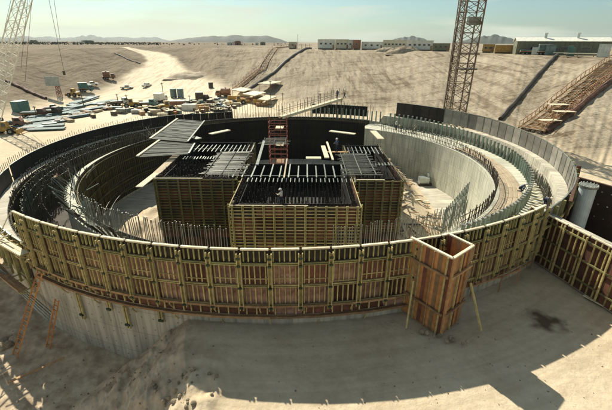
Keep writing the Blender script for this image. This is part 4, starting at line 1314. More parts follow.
def person(label, loc, rz, pose, shirt='shirt_w', hat='hat_w', trousers='denim', group=None, scale=1.0):
    t = thing('person', label, 'person', loc, rz, group)
    # joints; figure faces +y
    J = dict(pel=(0, 0, .95), wai=(0, 0, 1.1), che=(0, .01, 1.32), nec=(0, .01, 1.50), hed=(0, .03, 1.60), top=(0, .03, 1.73),
             ls=(-.19, 0, 1.42), le=(-.25, .02, 1.14), lw=(-.25, .14, .90), lh=(-.24, .18, .82),
             rs=(.19, 0, 1.42), re=(.25, .02, 1.14), rw=(.25, .14, .90), rh=(.24, .18, .82),
             lp=(-.10, 0, .90), lk=(-.12, .03, .50), la=(-.13, 0, .09), lt=(-.13, .17, .04),
             rp=(.10, 0, .90), rk=(.12, .03, .50), ra=(.13, 0, .09), rt=(.13, .17, .04))
    if pose == 'work':
        J.update(le=(-.26, .18, 1.2), lw=(-.12, .40, 1.22), lh=(-.10, .47, 1.25), re=(.26, .16, 1.18), rw=(.14, .38, 1.12), rh=(.12, .45, 1.12), hed=(0, .07, 1.59), top=(0, .09, 1.72))
    elif pose == 'bend':
        J.update(pel=(0, -.10, .88), wai=(0, .02, 1.0), che=(0, .24, 1.10), nec=(0, .42, 1.16), hed=(0, .50, 1.18), top=(0, .60, 1.24),
                 ls=(-.19, .34, 1.12), le=(-.24, .42, .84), lw=(-.18, .52, .60), lh=(-.17, .55, .52), rs=(.19, .34, 1.12), re=(.24, .44, .84), rw=(.18, .55, .60), rh=(.17, .58, .52),
                 lp=(-.10, -.08, .86), rp=(.10, -.08, .86), lk=(-.13, .04, .48), rk=(.13, .04, .48))
    elif pose == 'kneel':
        J.update(pel=(0, -.05, .42), wai=(0, .05, .56), che=(0, .22, .72), nec=(0, .36, .84), hed=(0, .43, .90), top=(0, .50, 1.0),
                 ls=(-.19, .28, .78), le=(-.26, .40, .56), lw=(-.18, .58, .36), lh=(-.17, .64, .28), rs=(.19, .28, .78), re=(.26, .40, .52), rw=(.18, .60, .30), rh=(.17, .66, .22),
                 lp=(-.10, -.03, .40), rp=(.10, -.03, .40), lk=(-.17, .34, .34), la=(-.17, .22, .09), lt=(-.17, .38, .04), rk=(.18, .30, .08), ra=(.16, -.12, .07), rt=(.16, -.28, .05))
    elif pose == 'walk':
        J.update(lk=(-.11, .14, .52), la=(-.12, .24, .10), lt=(-.12, .40, .05), rk=(.11, -.02, .50), ra=(.12, -.26, .12), rt=(.12, -.12, .05), lw=(-.27, -.06, .92), lh=(-.27, -.06, .84), rw=(.26, .22, .96), rh=(.26, .27, .9))
    g = lambda k, r: (*J[k], r)
    mid = lambda a, b, t_, r: (*[J[a][i] + (J[b][i] - J[a][i]) * t_ for i in range(3)], r)
    body = [g('pel', .12), g('wai', .115), g('che', .14), g('nec', .055), g('hed', .085), g('top', .075),
            g('ls', .06), g('le', .043), g('lw', .032), g('lh', .036), g('rs', .06), g('re', .043), g('rw', .032), g('rh', .036),
            g('lp', .09), g('lk', .06), g('la', .045), g('lt', .045), g('rp', .09), g('rk', .06), g('ra', .045), g('rt', .045)]
    ed = [(0, 1), (1, 2), (2, 3), (3, 4), (4, 5), (2, 6), (6, 7), (7, 8), (8, 9), (2, 10), (10, 11), (11, 12), (12, 13), (0, 14), (14, 15), (15, 16), (16, 17), (0, 18), (18, 19), (19, 20), (20, 21)]
    b = grow('body', body, ed, M['skin'], t)
    sh = [g('pel', .135), g('wai', .14), g('che', .165), g('nec', .075), g('ls', .082), g('le', .06), mid('le', 'lw', .8, .047), g('rs', .082), g('re', .06), mid('re', 'rw', .8, .047)]
    grow('shirt', sh, [(0, 1), (1, 2), (2, 3), (2, 4), (4, 5), (5, 6), (2, 7), (7, 8), (8, 9)], M[shirt], t)
    tr = [g('pel', .145), g('lp', .115), g('lk', .08), g('la', .065), g('rp', .115), g('rk', .08), g('ra', .065)]
    grow('trousers', tr, [(0, 1), (1, 2), (2, 3), (0, 4), (4, 5), (5, 6)], M[trousers], t)
    for s in 'lr':
        a_, b_ = Vector(J[s + 'a']), Vector(J[s + 't'])
        bt = grow('boot', [(*a_, .062), (*((a_ + b_) / 2 - Vector((0, 0, .01))), .058), (*b_, .05)], [(0, 1), (1, 2)], M['boot'], t)
    hd, tp = Vector(J['hed']), Vector(J['top'])
    ax = (tp - hd).normalized()
    # five short fingers on each hand
    for s in 'lr':
        h_ = Vector(J[s + 'h']); w_ = Vector(J[s + 'w']); dd = (h_ - w_).normalized(); side = dd.cross(Vector((0, 0, 1)) if abs(dd.z) < .9 else Vector((0, 1, 0))).normalized()
        mbf = MB()
        for k in range(5):
            o0 = h_ + side * ((k - 1.8) * .019)
            L = (.045, .062, .068, .063, .05)[k]
            mbf.tube(o0, o0 + dd * L + (side * -.03 if k == 0 else Vector()), .009, 5)
        mbf.make('fingers', M['skin'], t)
    # hard hat: dome and brim
    bm = bmesh.new(); bmesh.ops.create_uvsphere(bm, u_segments=16, v_segments=8, radius=.135)
    bmesh.ops.delete(bm, geom=[v for v in bm.verts if v.co.z < -.001], context='VERTS')
    bmesh.ops.create_cone(bm, cap_ends=True, segments=18, radius1=.165, radius2=.15, depth=.02)
    hm = bpy.data.meshes.new('hard_hat'); bm.to_mesh(hm); bm.free(); hm.materials.append(M[hat])
    put('hard_hat', hm, t, tp - ax * .03, ax.to_track_quat('Z', 'Y'))
    t.scale = (scale,) * 3
    return t

person('worker in white shirt and hard hat working at the front of the central box', (-2.35, 33.35, -3.42), R_(70), 'work', 'shirt_w', 'hat_w')
t = thing('standing_board', 'short board under the worker at the central box', 'board', (-2.35, 33.4, -3.46))
bar('timber', M['board'], (-0.9, 0, 0), (0.9, 0, 0), 0.4, 0.06, t)
for s in (-0.8, 0.8): bar('bearer', M['board'], (s, -0.25, -0.09), (s, 0.9, -0.09), 0.1, 0.12, t)
e1 = g1 - u * 0.9
person('worker in dark clothes standing at the upper end of the pale gangway', e1 + Vector((-0.15, 0, 0.05)), R_(150), 'stand', 'shirt_b', 'hat_w')
person('worker in a tan shirt beside him at the end rail of the gangway', e1 + u * 0.75 + Vector((0.9, 0.6, -0.1)), R_(100), 'walk', 'shirt_t', 'hat_w')
person('worker in a white shirt bending over among the dowels at the back right', P(29.3, 46.5, -4.88), R_(200), 'work', 'shirt_w', 'hat_w', 'denim')
person('worker in tan stooping beside the one in white at the back right', P(29.0, 43.8, -4.88), R_(120), 'bend', 'shirt_t', 'hat_w')
person('worker in blue kneeling on the curved plank deck at the right', on_level(520, 191, -4.76), R_(-130), 'kneel', 'shirt_b', 'hat_w')
person('worker in blue bending at the dowel ring near the lower right end', on_level(544, 207, -4.85), R_(200), 'bend', 'shirt_b', 'hat_w')
person('worker in grey standing on the right box beside the dark wall', on_level(337, 152, -3.1), R_(120), 'work', 'shirt_b', 'hat_w', scale=1.1)
person('worker in a red hat on the wall top behind the left bar tangle', P(29.2, -158, -4.9), R_(0), 'bend', 'shirt_t', 'hat_r')
t = thing('standing_board', 'board under the worker on the right box', 'board', on_level(337, 152, -3.16))
bar('timber', M['board'], (-1.6, 0, 0), (1.6, 0, 0), 0.5, 0.07, t)

# ------------------------------------------------------------------ lattice masts
def lattice(parent, p, q, w0, w1, m, bay, chord=0.12, lace=0.06, name='chord'):
    p, q = Vector(p), Vector(q); d = (q - p); L = d.length; u = d / L
    s = u.cross(Vector((0, 1, 0))).normalized(); r = s.cross(u).normalized()
    cs = [(-1, -1), (1, -1), (1, 1), (-1, 1)]
    pt = lambda t_, k: p + d * t_ + (s * cs[k][0] + r * cs[k][1]) * (w0 + (w1 - w0) * t_) / 2
    for k in range(4): bar(name, M[m], pt(0, k), pt(1, k), chord, chord, parent)
    n = int(L / bay); mb = MB()
    for i in range(n):
        t0, t1 = i / n, (i + 1) / n
        for k in range(4):
            j = (k + 1) % 4
            mb.bar(pt(t0, k), pt(t1, j), lace); mb.bar(pt(t1, k), pt(t0, j), lace * 0.9) if i % 2 else None
            mb.bar(pt(t0, k), pt(t0, j), lace)
    tag(mb.make('lacing', M[m], parent), kind='stuff')
cb = at_depth(458, 118, 92); ct_ = at_depth(476, -12, 92)
cr_ = thing('tower_crane_mast', 'tall brown lattice mast rising behind the right of the ring', 'crane mast', (cb.x, cb.y, -10))
CB = Vector((cb.x, cb.y, -10))
lattice(cr_, (cb.x - CB.x - 1.2, 0, 0), (ct_.x - CB.x, 0, ct_.z + 10 + 6), 3.9, 3.9, 'mast', 2.0, 0.26, 0.115)
lattice(cr_, (cb.x - CB.x - 1.9, 2.4, 0), (ct_.x - CB.x - 1.4, 2.4, ct_.z + 10 + 6), 1.5, 1.5, 'mast', 1.5, 0.15, 0.08)
for kk in (15.4, 18.6): tube('collar_platform', M['mast'], (0.0, 0, kk), (0.0, 0, kk + .25), 2.6, cr_, 8)
c_ = at_depth(474, 21, 91) - CB
box('cab_box', M['rod'], (2.6, 1.2, 1.6), c_, cr_)

lbase = at_depth(-2, 118, 104); ltop = at_depth(28, -14, 104)
cl_ = thing('lattice_boom_crane', 'white lattice crane boom rising at the upper left corner', 'crane', (lbase.x, lbase.y, -10))
LB = Vector((lbase.x, lbase.y, -10))
lattice(cl_, Vector((-2, 0, 1.6)), ltop - LB + (ltop - lbase).normalized() * 4, 3.2, 2.2, 'white', 2.6, 0.2, 0.10)
box('upper_body', M['white'], (5, 4, 2.4), (-5, 0, 2.4), cl_); box('crawler_track', M['tyre'], (6.5, 1.0, 1.3), (-4, -2.2, 0.65), cl_); box('crawler_track', M['tyre'], (6.5, 1.0, 1.3), (-4, 2.2, 0.65), cl_)
for (x0, x1, y1, dd) in ((29, 21, 68, 104), (33, 25, 82, 103), (46, 64, 71, 100), (52, 60, 40, 108), (14, 0, 50, 108)):
    tube('hoist_line', M['rebar'], at_depth(x0, -14, dd) - LB, at_depth(x1, y1, dd) - LB, 0.045, cl_, 5)
q = at_depth(64, 73, 100) - LB
box('hook_block', M['rebar'], (0.4, 0.4, 1.0), q, cl_)

# ------------------------------------------------------------------ yard vehicles and materials
def wheel(parent, x, y, r, w):
    wv = tube('wheel', M['tyre'], (x, y - w / 2, r), (x, y + w / 2, r), r, parent, 14)
    hub = tube('rim', M['rod'], (x, y - w / 2 - 0.01, r), (x, y + w / 2 + 0.01, r), r * 0.5, parent, 10)
def pickup(label, loc, rz, m='white', cat='pickup truck', group=None):
    t = thing('pickup_truck', label, cat, loc, rz, group)
    prism('body', M[m], [(-2.6, .45), (2.6, .45), (2.65, .95), (1.25, 1.08), (.75, 1.72), (-.55, 1.75), (-.75, 1.1), (-.85, 1.05), (-2.6, 1.05)], -.95, .95, t)
    prism('windows', M['glass'], [(1.12, 1.12), (.70, 1.62), (-.50, 1.64), (-.62, 1.15)], -.962, .962, t)
    box('windscreen', M['glass'], (0.03, 1.6, 0.62), (1.0, 0, 1.4), t, (0, -R_(36), 0))
    box('bed', M['rebar'], (1.7, 1.6, 0.04), (-1.72, 0, 1.06), t)
    box('bumper', M['rod'], (0.12, 1.9, 0.2), (2.66, 0, 0.55), t); box('bumper', M['rod'], (0.12, 1.9, 0.2), (-2.66, 0, 0.55), t)
    for y in (-.7, .7): box('headlight', M['white'], (0.05, 0.25, 0.16), (2.67, y, 0.85), t)
    for x in (-1.6, 1.65):
        for y in (-.88, .88): wheel(t, x, y, .38, .24)
    return t
def flat_truck(label, loc, rz, m='teal', load=None, L=6.5):
    t = thing('flatbed_truck', label, 'truck', loc, rz)
    prism('cab', M[m], [(L / 2, .6), (L / 2 + 2.0, .6), (L / 2 + 2.05, 1.6), (L / 2 + 1.5, 2.5), (L / 2 + .1, 2.55)], -1.1, 1.1, t)
    prism('windows', M['glass'], [(L / 2 + 1.9, 1.65), (L / 2 + 1.45, 2.35), (L / 2 + .5, 2.35), (L / 2 + .5, 1.65)], -1.112, 1.112, t)
    box('flatbed', M['board'], (L, 2.3, 0.2), (0, 0, 1.15), t)
    box('chassis', M['rebar'], (L + 1.5, 0.9, 0.3), (.6, 0, .8), t)
    if load == 'box': box('cargo_box', M[m], (L - .2, 2.3, 2.2), (0, 0, 2.36), t); box('roof_edge', M['white'], (L - .1, 2.4, .08), (0, 0, 3.5), t)
    elif load == 'tank':
        tube('tank', M[m], (-L / 2 + .3, 0, 2.3), (L / 2 - .3, 0, 2.3), 1.2, t, 18)
        tube('tank_hatch', M['rod'], (0, 0, 3.4), (0, 0, 3.7), .3, t, 10)
    elif load == 'pipes':
        for k in range(5): tube('pipe', M['bluegrey'], (-L / 2, -.8 + .4 * k, 1.45), (L / 2, -.8 + .4 * k, 1.45), .19, t, 8)
    for x in (-L / 2 + .9, -L / 2 + 2.1, L / 2 + .9):
        for y in (-1, 1): wheel(t, x, y, .5, .3)
    return t
def loader(label, loc, rz, m='yellow'):
    t = thing('wheel_loader', label, 'loader', loc, rz)
    prism('body', M[m], [(-2.8, .8), (.6, .8), (.6, 1.6), (-1.0, 1.9), (-2.8, 1.8)], -.9, .9, t)
    prism('cab', M[m], [(-.9, 1.7), (.5, 1.6), (.4, 3.0), (-.8, 3.0)], -.7, .7, t)
    prism('windows', M['glass'], [(-.7, 1.95), (.35, 1.9), (.28, 2.75), (-.62, 2.75)], -.712, .712, t)
    for y in (-.7, .7): bar('lift_arm', M[m], (.3, y, 1.5), (2.7, y, .6), .18, .3, t)
    prism('bucket', M[m], [(2.5, .1), (3.7, .1), (3.2, .35), (2.9, 1.2), (2.6, 1.2)], -1.3, 1.3, t)
    for x in (-1.8, 1.2):
        for y in (-1.0, 1.0): wheel(t, x, y, .75, .5)
    return t
def site_trailer(label, loc, rz, L=10, m='cream', H=2.9, Wd=3.0, nwin=3, group=None, name='office_trailer'):
    t = thing(name, label, 'trailer', loc, rz, group)
    box('body', M[m], (L, Wd, H - .5), (0, 0, .5 + (H - .5) / 2), t)
    box('roof', M['white'], (L + .3, Wd + .3, .16), (0, 0, H + .07), t)
    box('skirt', M['rebar'], (L - .4, Wd - .3, .5), (0, 0, .26), t)
    for i in range(nwin):
        x = -L / 2 + L * (i + .7) / (nwin + .6)
        fr = box('window', M['rod'], (1.2, .06, .9), (x, -Wd / 2 - .02, H * .58), t)
        pn = box('pane', M['glass'], (1.04, .03, .74), (0, -.03, 0), fr)
    dr = box('door', M['board'], (.9, .06, 1.95), (L / 2 - .9, -Wd / 2 - .02, 1.5), t)
    box('step', M['board'], (1.1, .8, .5), (L / 2 - .9, -Wd / 2 - .45, .25), t)
    return t
def storage_bin(label, loc, rz, L, Wd, H, m):
    t = thing('storage_container', label, 'container', loc, rz)
    box('body', M[m], (L, Wd, H), (0, 0, H / 2 + .12), t)
    for i in range(int(L / .6)):
        box('wall_rib', M[m], (.08, Wd + .1, H - .2), (-L / 2 + .3 + i * .6, 0, H / 2 + .12), t)
    box('roof', M['rod'], (L + .1, Wd + .1, .06), (0, 0, H + .16), t)
    for s in (-.25, .25): box('door', M['rod' if m != 'white' else 'cream'], (.05, Wd * .46, H * .9), (L / 2 + .03, s * Wd, H / 2 + .12), t)
    for s in (-1, 1): box('skid', M['rebar'], (L, .2, .14), (0, s * Wd * .4, .07), t)
    return t
def pipe_bundle(label, loc, rz, L, n, m, group, rad=.16, layers=2):
    t = thing('pipe_bundle', label, 'pipes', loc, rz, group)
    for lay in range(layers):
        for k in range(n - lay):
            tube('pipe', M[m], (-L / 2 + random.uniform(-.4, .4), (k + lay * .5) * rad * 2 - n * rad, .2 + rad + lay * rad * 1.8), (L / 2, (k + lay * .5) * rad * 2 - n * rad, .2 + rad + lay * rad * 1.8), rad, t, 6)
    for s in (-.35, .35): box('bearer', M['board'], (.2, n * rad * 2.2, .2), (s * L, 0, .1), t)
    return t
def lumber_stack(label, loc, rz, m='tan', L=4.0, layers=6, group=None):
    t = thing('lumber_stack', label, 'lumber', loc, rz, group)
    for k in range(layers):
        for j in range(4):
            box('board', M[m], (L, .32, .14), (random.uniform(-.15, .15), -.55 + j * .36, .18 + k * .16), t)
    for s in (-.3, .3): box('bearer', M['board'], (.12, 1.5, .12), (s * L, 0, .05), t)
    return t
G = lambda px, py: ground_at(px, py)
pickup('left of two white pickups parked on the open yard', G(127, 89), R_(15))
pickup('right of two white pickups parked on the open yard', G(147, 87), R_(80))
flat_truck('brown tank truck at the foot of the left slope beyond the pickups', G(107, 79), R_(25), 'rustbox', 'tank', 3.6)
flat_truck('teal box truck at the foot of the left slope', G(84, 92), R_(35), 'teal', 'box', 3.4)
pickup('white pickup directly behind the teal box truck', G(92, 86), R_(40))
loader('yellow-brown loader between the red mast and the teal truck', G(74, 97), R_(160))
storage_bin('teal container near the left edge of the yard', G(22, 112), R_(80), 4, 2.6, 3.2, 'teal')
flat_truck('dark truck with a flat bed parked left of the pipe rows', G(44, 115), R_(5), 'rebar', 'pipes', 6)
flat_truck('truck with a brown cab at the far left edge of the yard', G(4, 128), R_(20), 'rustbox', 'pipes', 5)
loader('small orange loader at the far left edge in front of the brown truck', G(8, 134), R_(10), 'yellow')
# red mast carrying a pale blue board
rm = G(60, 97)
t = thing('sign_mast', 'small red lattice mast with a pale blue board on top, at the left slope', 'sign mast', rm)
lattice(t, (0, 0, 0), (0, 0, 4.2), 1.3, 1.0, 'steel_red', 0.9, .14, .08)
hb = box('board', M['galv'], (5.4, .15, 3.4), (-1.0, -.8, 5.6), t)
rr_ = random.Random(11)
n_ = 0
for row, (pa, pb) in enumerate((((8, 131), (58, 128)), ((14, 127), (80, 118)), ((22, 123), (92, 112)), ((34, 119), (104, 107)), ((60, 112), (112, 101)), ((68, 107), (98, 97)))):
    A, B = G(*pa), G(*pb)
    nn = max(3, int((B - A).length / 5.2))
    ang = math.atan2(B.y - A.y, B.x - A.x)
    nn = int(nn * 1.5)
    for i in range(nn):
        if rr_.random() < 0.10: continue
        c = A.lerp(B, (i + .5) / nn) + Vector((rr_.uniform(-.7, .7), rr_.uniform(-3.4, 3.4), 0)); c.z = height(c.x, c.y)
        pipe_bundle('bundle of blue-grey pipes laid out in rows on the yard, upper left', c, ang + rr_.uniform(-.12, .12), rr_.choice((6.5, 7.5, 8.5)), rr_.choice((8, 10, 13)), 'bluegrey', 'pipe bundles in rows on the yard', layers=rr_.choice((1, 1, 2)))
        n_ += 1
for i in range(16):
    px, py = rr_.uniform(20, 120), 0
    py = 131 - (px - 20) * 0.27 + rr_.uniform(-4, 6)
    lumber_stack('low stack of dull lumber among the pipe bundles, upper left', G(px, py), rr_.uniform(0, 3), rr_.choice(('tan', 'rod', 'board', 'rebar')), 3.2, rr_.choice((3, 4, 6)), 'lumber stacks among the pipe bundles')
# dense stores behind the ring, px 110 - 275
loader('yellow loader with its bucket down, left of the teal drum racks', G(131, 108), R_(200))
flat_truck('dark teal truck just right of the yellow loader', G(142, 107), R_(15), 'teal', 'pipes', 5)
flat_truck('pale truck with a boxy body left of the twin blue tanks', G(160, 103), R_(80), 'white', 'box', 4)
for i, px in enumerate((174, 181)):
    t = thing('water_tank', ['left of the twin upright blue tanks', 'right of the twin upright blue tanks'][i], 'tank', G(px, 98))
    tube('barrel', M['bluegrey'], (0, 0, .3), (0, 0, 3.4), 1.25, t, 18); tube('lid', M['teal'], (0, 0, 3.4), (0, 0, 3.55), 1.3, t, 18)
    for s in (-1, 1): box('foot', M['rebar'], (.25, 1.8, .3), (s * .8, 0, .15), t)
storage_bin('low brown tool container in front of the twin tanks', G(178, 107), R_(10), 5, 2.4, 2.0, 'rustbox')
loader('small yellow loader right of the pale boxy truck', G(168, 110), R_(30))
storage_bin('white topped container right of the brown tool container', G(190, 110), R_(-8), 4.6, 2.4, 1.8, 'white')
pickup('white pickup parked in front of the lumber sheds', G(217, 103), R_(-12))
pickup('silver pickup directly in front of the white one by the sheds', G(219, 108), R_(-8), 'galv')
flat_truck('truck with a brown tank body behind the pickups', G(226, 97), R_(170), 'rustbox', 'tank', 4)
flat_truck('dark flatbed with pipes near the teal container', G(31, 117), R_(12), 'steel_brown', 'pipes', 4.5)
pickup('grey pickup beside the dark truck left of the pipe rows', G(53, 110), R_(30), 'midrod')
flat_truck('pale flatbed truck at the upper end of the pipe rows', G(117, 106), R_(40), 'white', 'pipes', 4)
pickup('brown pickup left of the pale boxy truck', G(152, 106), R_(100), 'rustbox')
flat_truck('small dark box truck right of the twin tanks', G(200, 102), R_(10), 'rebar', 'box', 3)
loader('yellow loader close to the leftmost covered table', G(238, 104), R_(200))
t = thing('fuel_drum', 'single dark drum standing alone on the sand behind the yard', 'drum', G(211, 88))
tube('barrel', M['rebar'], (0, 0, 0), (0, 0, 2.0), 1.0, t, 14)
tube('rim', M['tyre'], (0, 0, 2.0), (0, 0, 2.08), 1.05, t, 14)
for i, (px, py, k) in enumerate(((198, 108, 'yellow'), (204, 111, 'board'), (209, 106, 'tan'), (150, 112, 'pale'), (156, 115, 'tan'), (122, 114, 'rod'), (116, 110, 'bluegrey'), (137, 114, 'rod'), (186, 104, 'rod'), (195, 102, 'teal'),
        (233, 100, 'yellow'), (240, 101, 'orange'), (247, 103, 'yellow'), (252, 100, 'board'), (258, 104, 'yellow'), (236, 106, 'tan'), (262, 106, 'board'), (270, 104, 'pale'), (163, 116, 'pale'), (171, 114, 'orange'), (207, 101, 'rod'), (128, 103, 'pale'), (118, 104, 'tan'), (244, 97, 'pale'), (229, 104, 'pale'))):
    lumber_stack('stack of %s boards in the crowded stores behind the ring' % dict(yellow='yellow', orange='orange', tan='tan', pale='pale', rod='grey', bluegrey='blue-grey', teal='teal', board='brown')[k], G(px, py), rr_.uniform(-.3, .4), k, rr_.choice((3.0, 4.0)), rr_.choice((5, 7, 9)), '%s board stacks in the stores' % k)
for i in range(130):
    px = rr_.uniform(20, 235) if i < 30 else rr_.uniform(108, 235); py = rr_.uniform(103, 116) - (px > 200) * 3 + max(0, 112 - px) * .13
    p = G(px, py)
    t = thing('supply_crate', 'small crate standing in the crowded stores behind the ring', 'crate', p, rr_.uniform(0, 3), 'small crates in the stores behind the ring')
    m_ = rr_.choice(('pale', 'rebar', 'teal', 'board', 'tyre', 'bluegrey', 'rebar', 'midrod', 'tyre', 'steel_brown')); s = rr_.uniform(.5, 1.3)
    s = round(s, 1)
    box('case', M[m_], (s * 1.4, s, s), (0, 0, s / 2 + .1), t); box('lid', M['rebar' if m_ == 'pale' else 'pale'], (s * 1.45, s * 1.05, .06), (0, 0, s + .13), t)
    for q in (-1, 1): box('skid', M['board'], (s * 1.4, .1, .1), (0, q * s * .35, .05), t)
# site workers' posts and poles in the yard
for i, (px, py, h) in enumerate(((37, 118, 3.5), (84, 107, 4), (119, 107, 4.2), (164, 100, 6.5), (271, 108, 9), (283, 112, 6), (128, 107, 4), (190, 104, 3))):
    t = thing('pole', 'dark pole standing in the yard, number counted by height %d decimetres' % int(h * 10), 'pole', G(px, py))
    t['label'] = ['dark pole left of the pipe rows', 'dark pole in the back pipe row', 'dark pole at the right end of the pipe rows', 'tall pole with a lamp head left of the twin tanks', 'tallest dark pole, standing before the pale slab tables', 'dark pole right of the slab tables', 'thin pole by the yellow loader', 'short pole right of the twin tanks'][i]
    tube('shaft', M['rebar'], (0, 0, 0), (0, 0, h), .12, t, 6)
    box('cross_arm', M['rebar'], (1.0, .14, .14), (0, 0, h - .3), t)
# pale slab tables (covered material) on the slope foot
for i, (c4, lab) in enumerate((([(232, 97), (244, 99), (252, 92), (241, 90)], 'leftmost pale covered table behind the ring'), ([(243, 102), (255, 104), (266, 96), (254, 94)], 'middle pale covered table behind the ring'), ([(258, 92), (270, 93), (282, 85), (271, 83)], 'pale covered table standing alone up the slope'), ([(258, 106), (268, 107), (277, 99), (266, 98)], 'rightmost pale covered table close behind the ring'))):
    pts = [G(*q) for q in c4]; z = max(p.z for p in pts) + 1.0
    O = sum(pts, Vector()) / 4
    t = thing('covered_table', lab, 'table', O)
    v = [Vector((p.x - O.x, p.y - O.y, z - O.z)) for p in pts]; v += [p - Vector((0, 0, .3)) for p in v]
    put('table_top', mesh_from(v, [(0, 1, 2, 3), (7, 6, 5, 4), (0, 4, 5, 1), (1, 5, 6, 2), (2, 6, 7, 3), (3, 7, 4, 0)], 'table_top', M['pale']), t)
    for p in pts:
        q = p - O; q = q * .9
        bar('leg', M['board'], (q.x, q.y, p.z - O.z - 1), (q.x, q.y, z - O.z - .3), .2, .2, t)

# ------------------------------------------------------------------ things on the slopes
def run_line(pts_px, n=24, lift=0.3):
    pts = [G(*p) for p in pts_px]; out = []
    for a_, b_ in zip(pts, pts[1:]):
        for k in range(n): out.append(a_.lerp(b_, k / n))
    out.append(pts[-1])
    for p in out: p.z = height(p.x, p.y) + lift
    return out
def slope_pipe(label, px, r, m, n=10):
    L = run_line(px, n)
    t = thing('slope_pipe', label, 'pipe', L[0]); O = L[0].copy()
    for a_, b_ in zip(L, L[1:]): tube('pipe_length', M[m], a_ - O, b_ - O, r, t, 8)
    for p in L[::4]: box('pipe_rest', M['rebar'], (r * 2.6, .3, .5), p - O - Vector((0, 0, r)), t)
    return t
slope_pipe('dark pipe running up the right slope to the plateau', [(500, 121), (528, 88), (557, 56)], .55, 'rebar')
slope_pipe('dark pipe running up the middle slope beside the brown stairs', [(246, 92), (276, 72), (311, 49)], .7, 'rebar')
slope_pipe('dark pipe lying down the slope at the far left', [(7, 82), (27, 91), (46, 99)], .7, 'steel_brown')
slope_pipe('thin dark hose lying on the left slope below the road', [(115, 54), (128, 60), (140, 64)], .25, 'rebar')
def slope_stairs(label, px, width, n=12, posts=True, rails=3):
    L = run_line(px, n, .5)
    t = thing('slope_stairs', label, 'stairs', L[0]); O = L[0].copy()
    d0 = (L[-1] - L[0]); d0.z = 0; d0.normalize(); sd = Vector((d0.y, -d0.x, 0))
    for i, (a_, b_) in enumerate(zip(L, L[1:])):
        for s in range(rails):
            off = sd * width * (s / (rails - 1) - .5)
            bar('stringer', M['board'], a_ + off - O, b_ + off - O, .25, .35, t)
        for q in range(3):
            c = a_.lerp(b_, q / 3) - O
            bar('tread', M['board' if q else 'tan'], c - sd * width / 2 + Vector((0, 0, .2)), c + sd * width / 2 + Vector((0, 0, .2)), .45, .08, t)
        for s in (-1, 1):
            off = sd * width / 2 * s
            bar('rail_post', M['board'], a_ + off - O, a_ + off - O + Vector((0, 0, 1.5)), .12, .12, t)
            bar('hand_rail', M['steel_red'], a_ + off - O + Vector((0, 0, 1.4)), b_ + off - O + Vector((0, 0, 1.4)), .1, .1, t)
        if i % 2 == 0: bar('support', M['rebar'], a_ - O, a_ - O - Vector((0, 0, 1.2)), .2, .2, t)
    return t
slope_stairs('brown timber stairs climbing the middle slope', [(236, 90), (262, 70), (292, 46.8)], 3.0, 10, rails=2)
slope_stairs('wide timber stair and pipe rack climbing the right slope', [(530, 133), (562, 107), (600, 77), (622, 62)], 5.5, 8, rails=5)
slope_pipe('thick dark pipe along the lower side of the right timber stair', [(545, 133), (577, 110), (612, 82), (622, 74)], .7, 'steel_brown', 8)
for i, (px, py) in enumerate(((556, 112), (562, 119), (548, 127))):
    p = G(px, py)
    t = thing('landing_platform', ['upper pale landing beside the right stair', 'middle pale landing beside the right stair', 'lowest pale landing at the foot of the right stair'][i], 'platform', p)
    for k in range(5): box('plank', M['pale'], (4.4, .35, .1), (0, -.9 + k * .4, 1.6), t)
    for sx in (-2, 2):
        for sy in (-.9, .8): bar('post', M['board'], (sx, sy, -.3), (sx, sy, 1.6), .16, .16, t)
t = thing('ground_boards', 'long grey boards lying on the sand at the right edge', 'boards', on_level(590, 172, -10))
for k in range(6):
    a_ = on_level(578 + 2 * k, 166 + k * .7, -9.9) - Vector(t.location); b_ = on_level(614 + 3 * k, 174 + k * 1.2, -9.9) - Vector(t.location)
    bar('timber', M['rebar' if k % 2 else 'board'], a_ + Vector((0, 0, .05)), b_ + Vector((0, 0, .05)), .3, .12, t)

# ------------------------------------------------------------------ on the plateau
def plateau(px, back=4.0):
    phi = math.atan((px - 306) / 413.0)
    toe, crest = toe_crest(math.degrees(phi))
    r = crest + back
    return Vector((r * math.sin(phi), r * math.cos(phi), PLAT)), -phi
def trailer_px(label, px0, px1, m, H=4.0, back=5, nwin=3, name='office_trailer'):
    H *= 1.2
    pc, rz = plateau((px0 + px1) / 2, back)
    Lw = (px1 - px0) / 413.0 * pc.length * math.cos(math.atan(((px0 + px1) / 2 - 306) / 413.0))
    return site_trailer(label, pc, rz, max(3, Lw), m, H, 3.5, nwin, name=name)
trailer_px('white office trailer, leftmost of the row on the plateau rim', 317, 334, 'white', 4.4)
trailer_px('cream office trailer second from the left on the plateau rim', 334.5, 348, 'cream', 4.4)
trailer_px('narrow orange-brown trailer third in the row on the rim', 352.5, 360, 'rustbox', 4.2, nwin=1)
trailer_px('short white trailer left of the orange-brown one', 348, 352, 'white', 4.2, nwin=1)
trailer_px('long low white roofed trailer behind the spoil piles', 361, 382, 'white', 3.4, 9)
trailer_px('longest white roofed trailer right of the spoil piles', 382.5, 406, 'cream', 4.2, 14, 6)
trailer_px('white roofed trailer with a dark front near the lattice mast', 406.5, 432, 'white', 4.0, 12, 5)
trailer_px('olive trailer just left of the lattice mast', 432.5, 449, 'shed', 3.0, 9)
trailer_px('small pale shack standing left of the trailer row', 288, 296, 'cream', 3.2, 8, 1)
trailer_px('long tan trailer right of the lattice mast', 483, 494, 'yellow', 2.8, 8, 2)
trailer_px('low yellow-brown bin left of the big olive shed', 496, 514, 'yellow', 2.6, 7, 0)
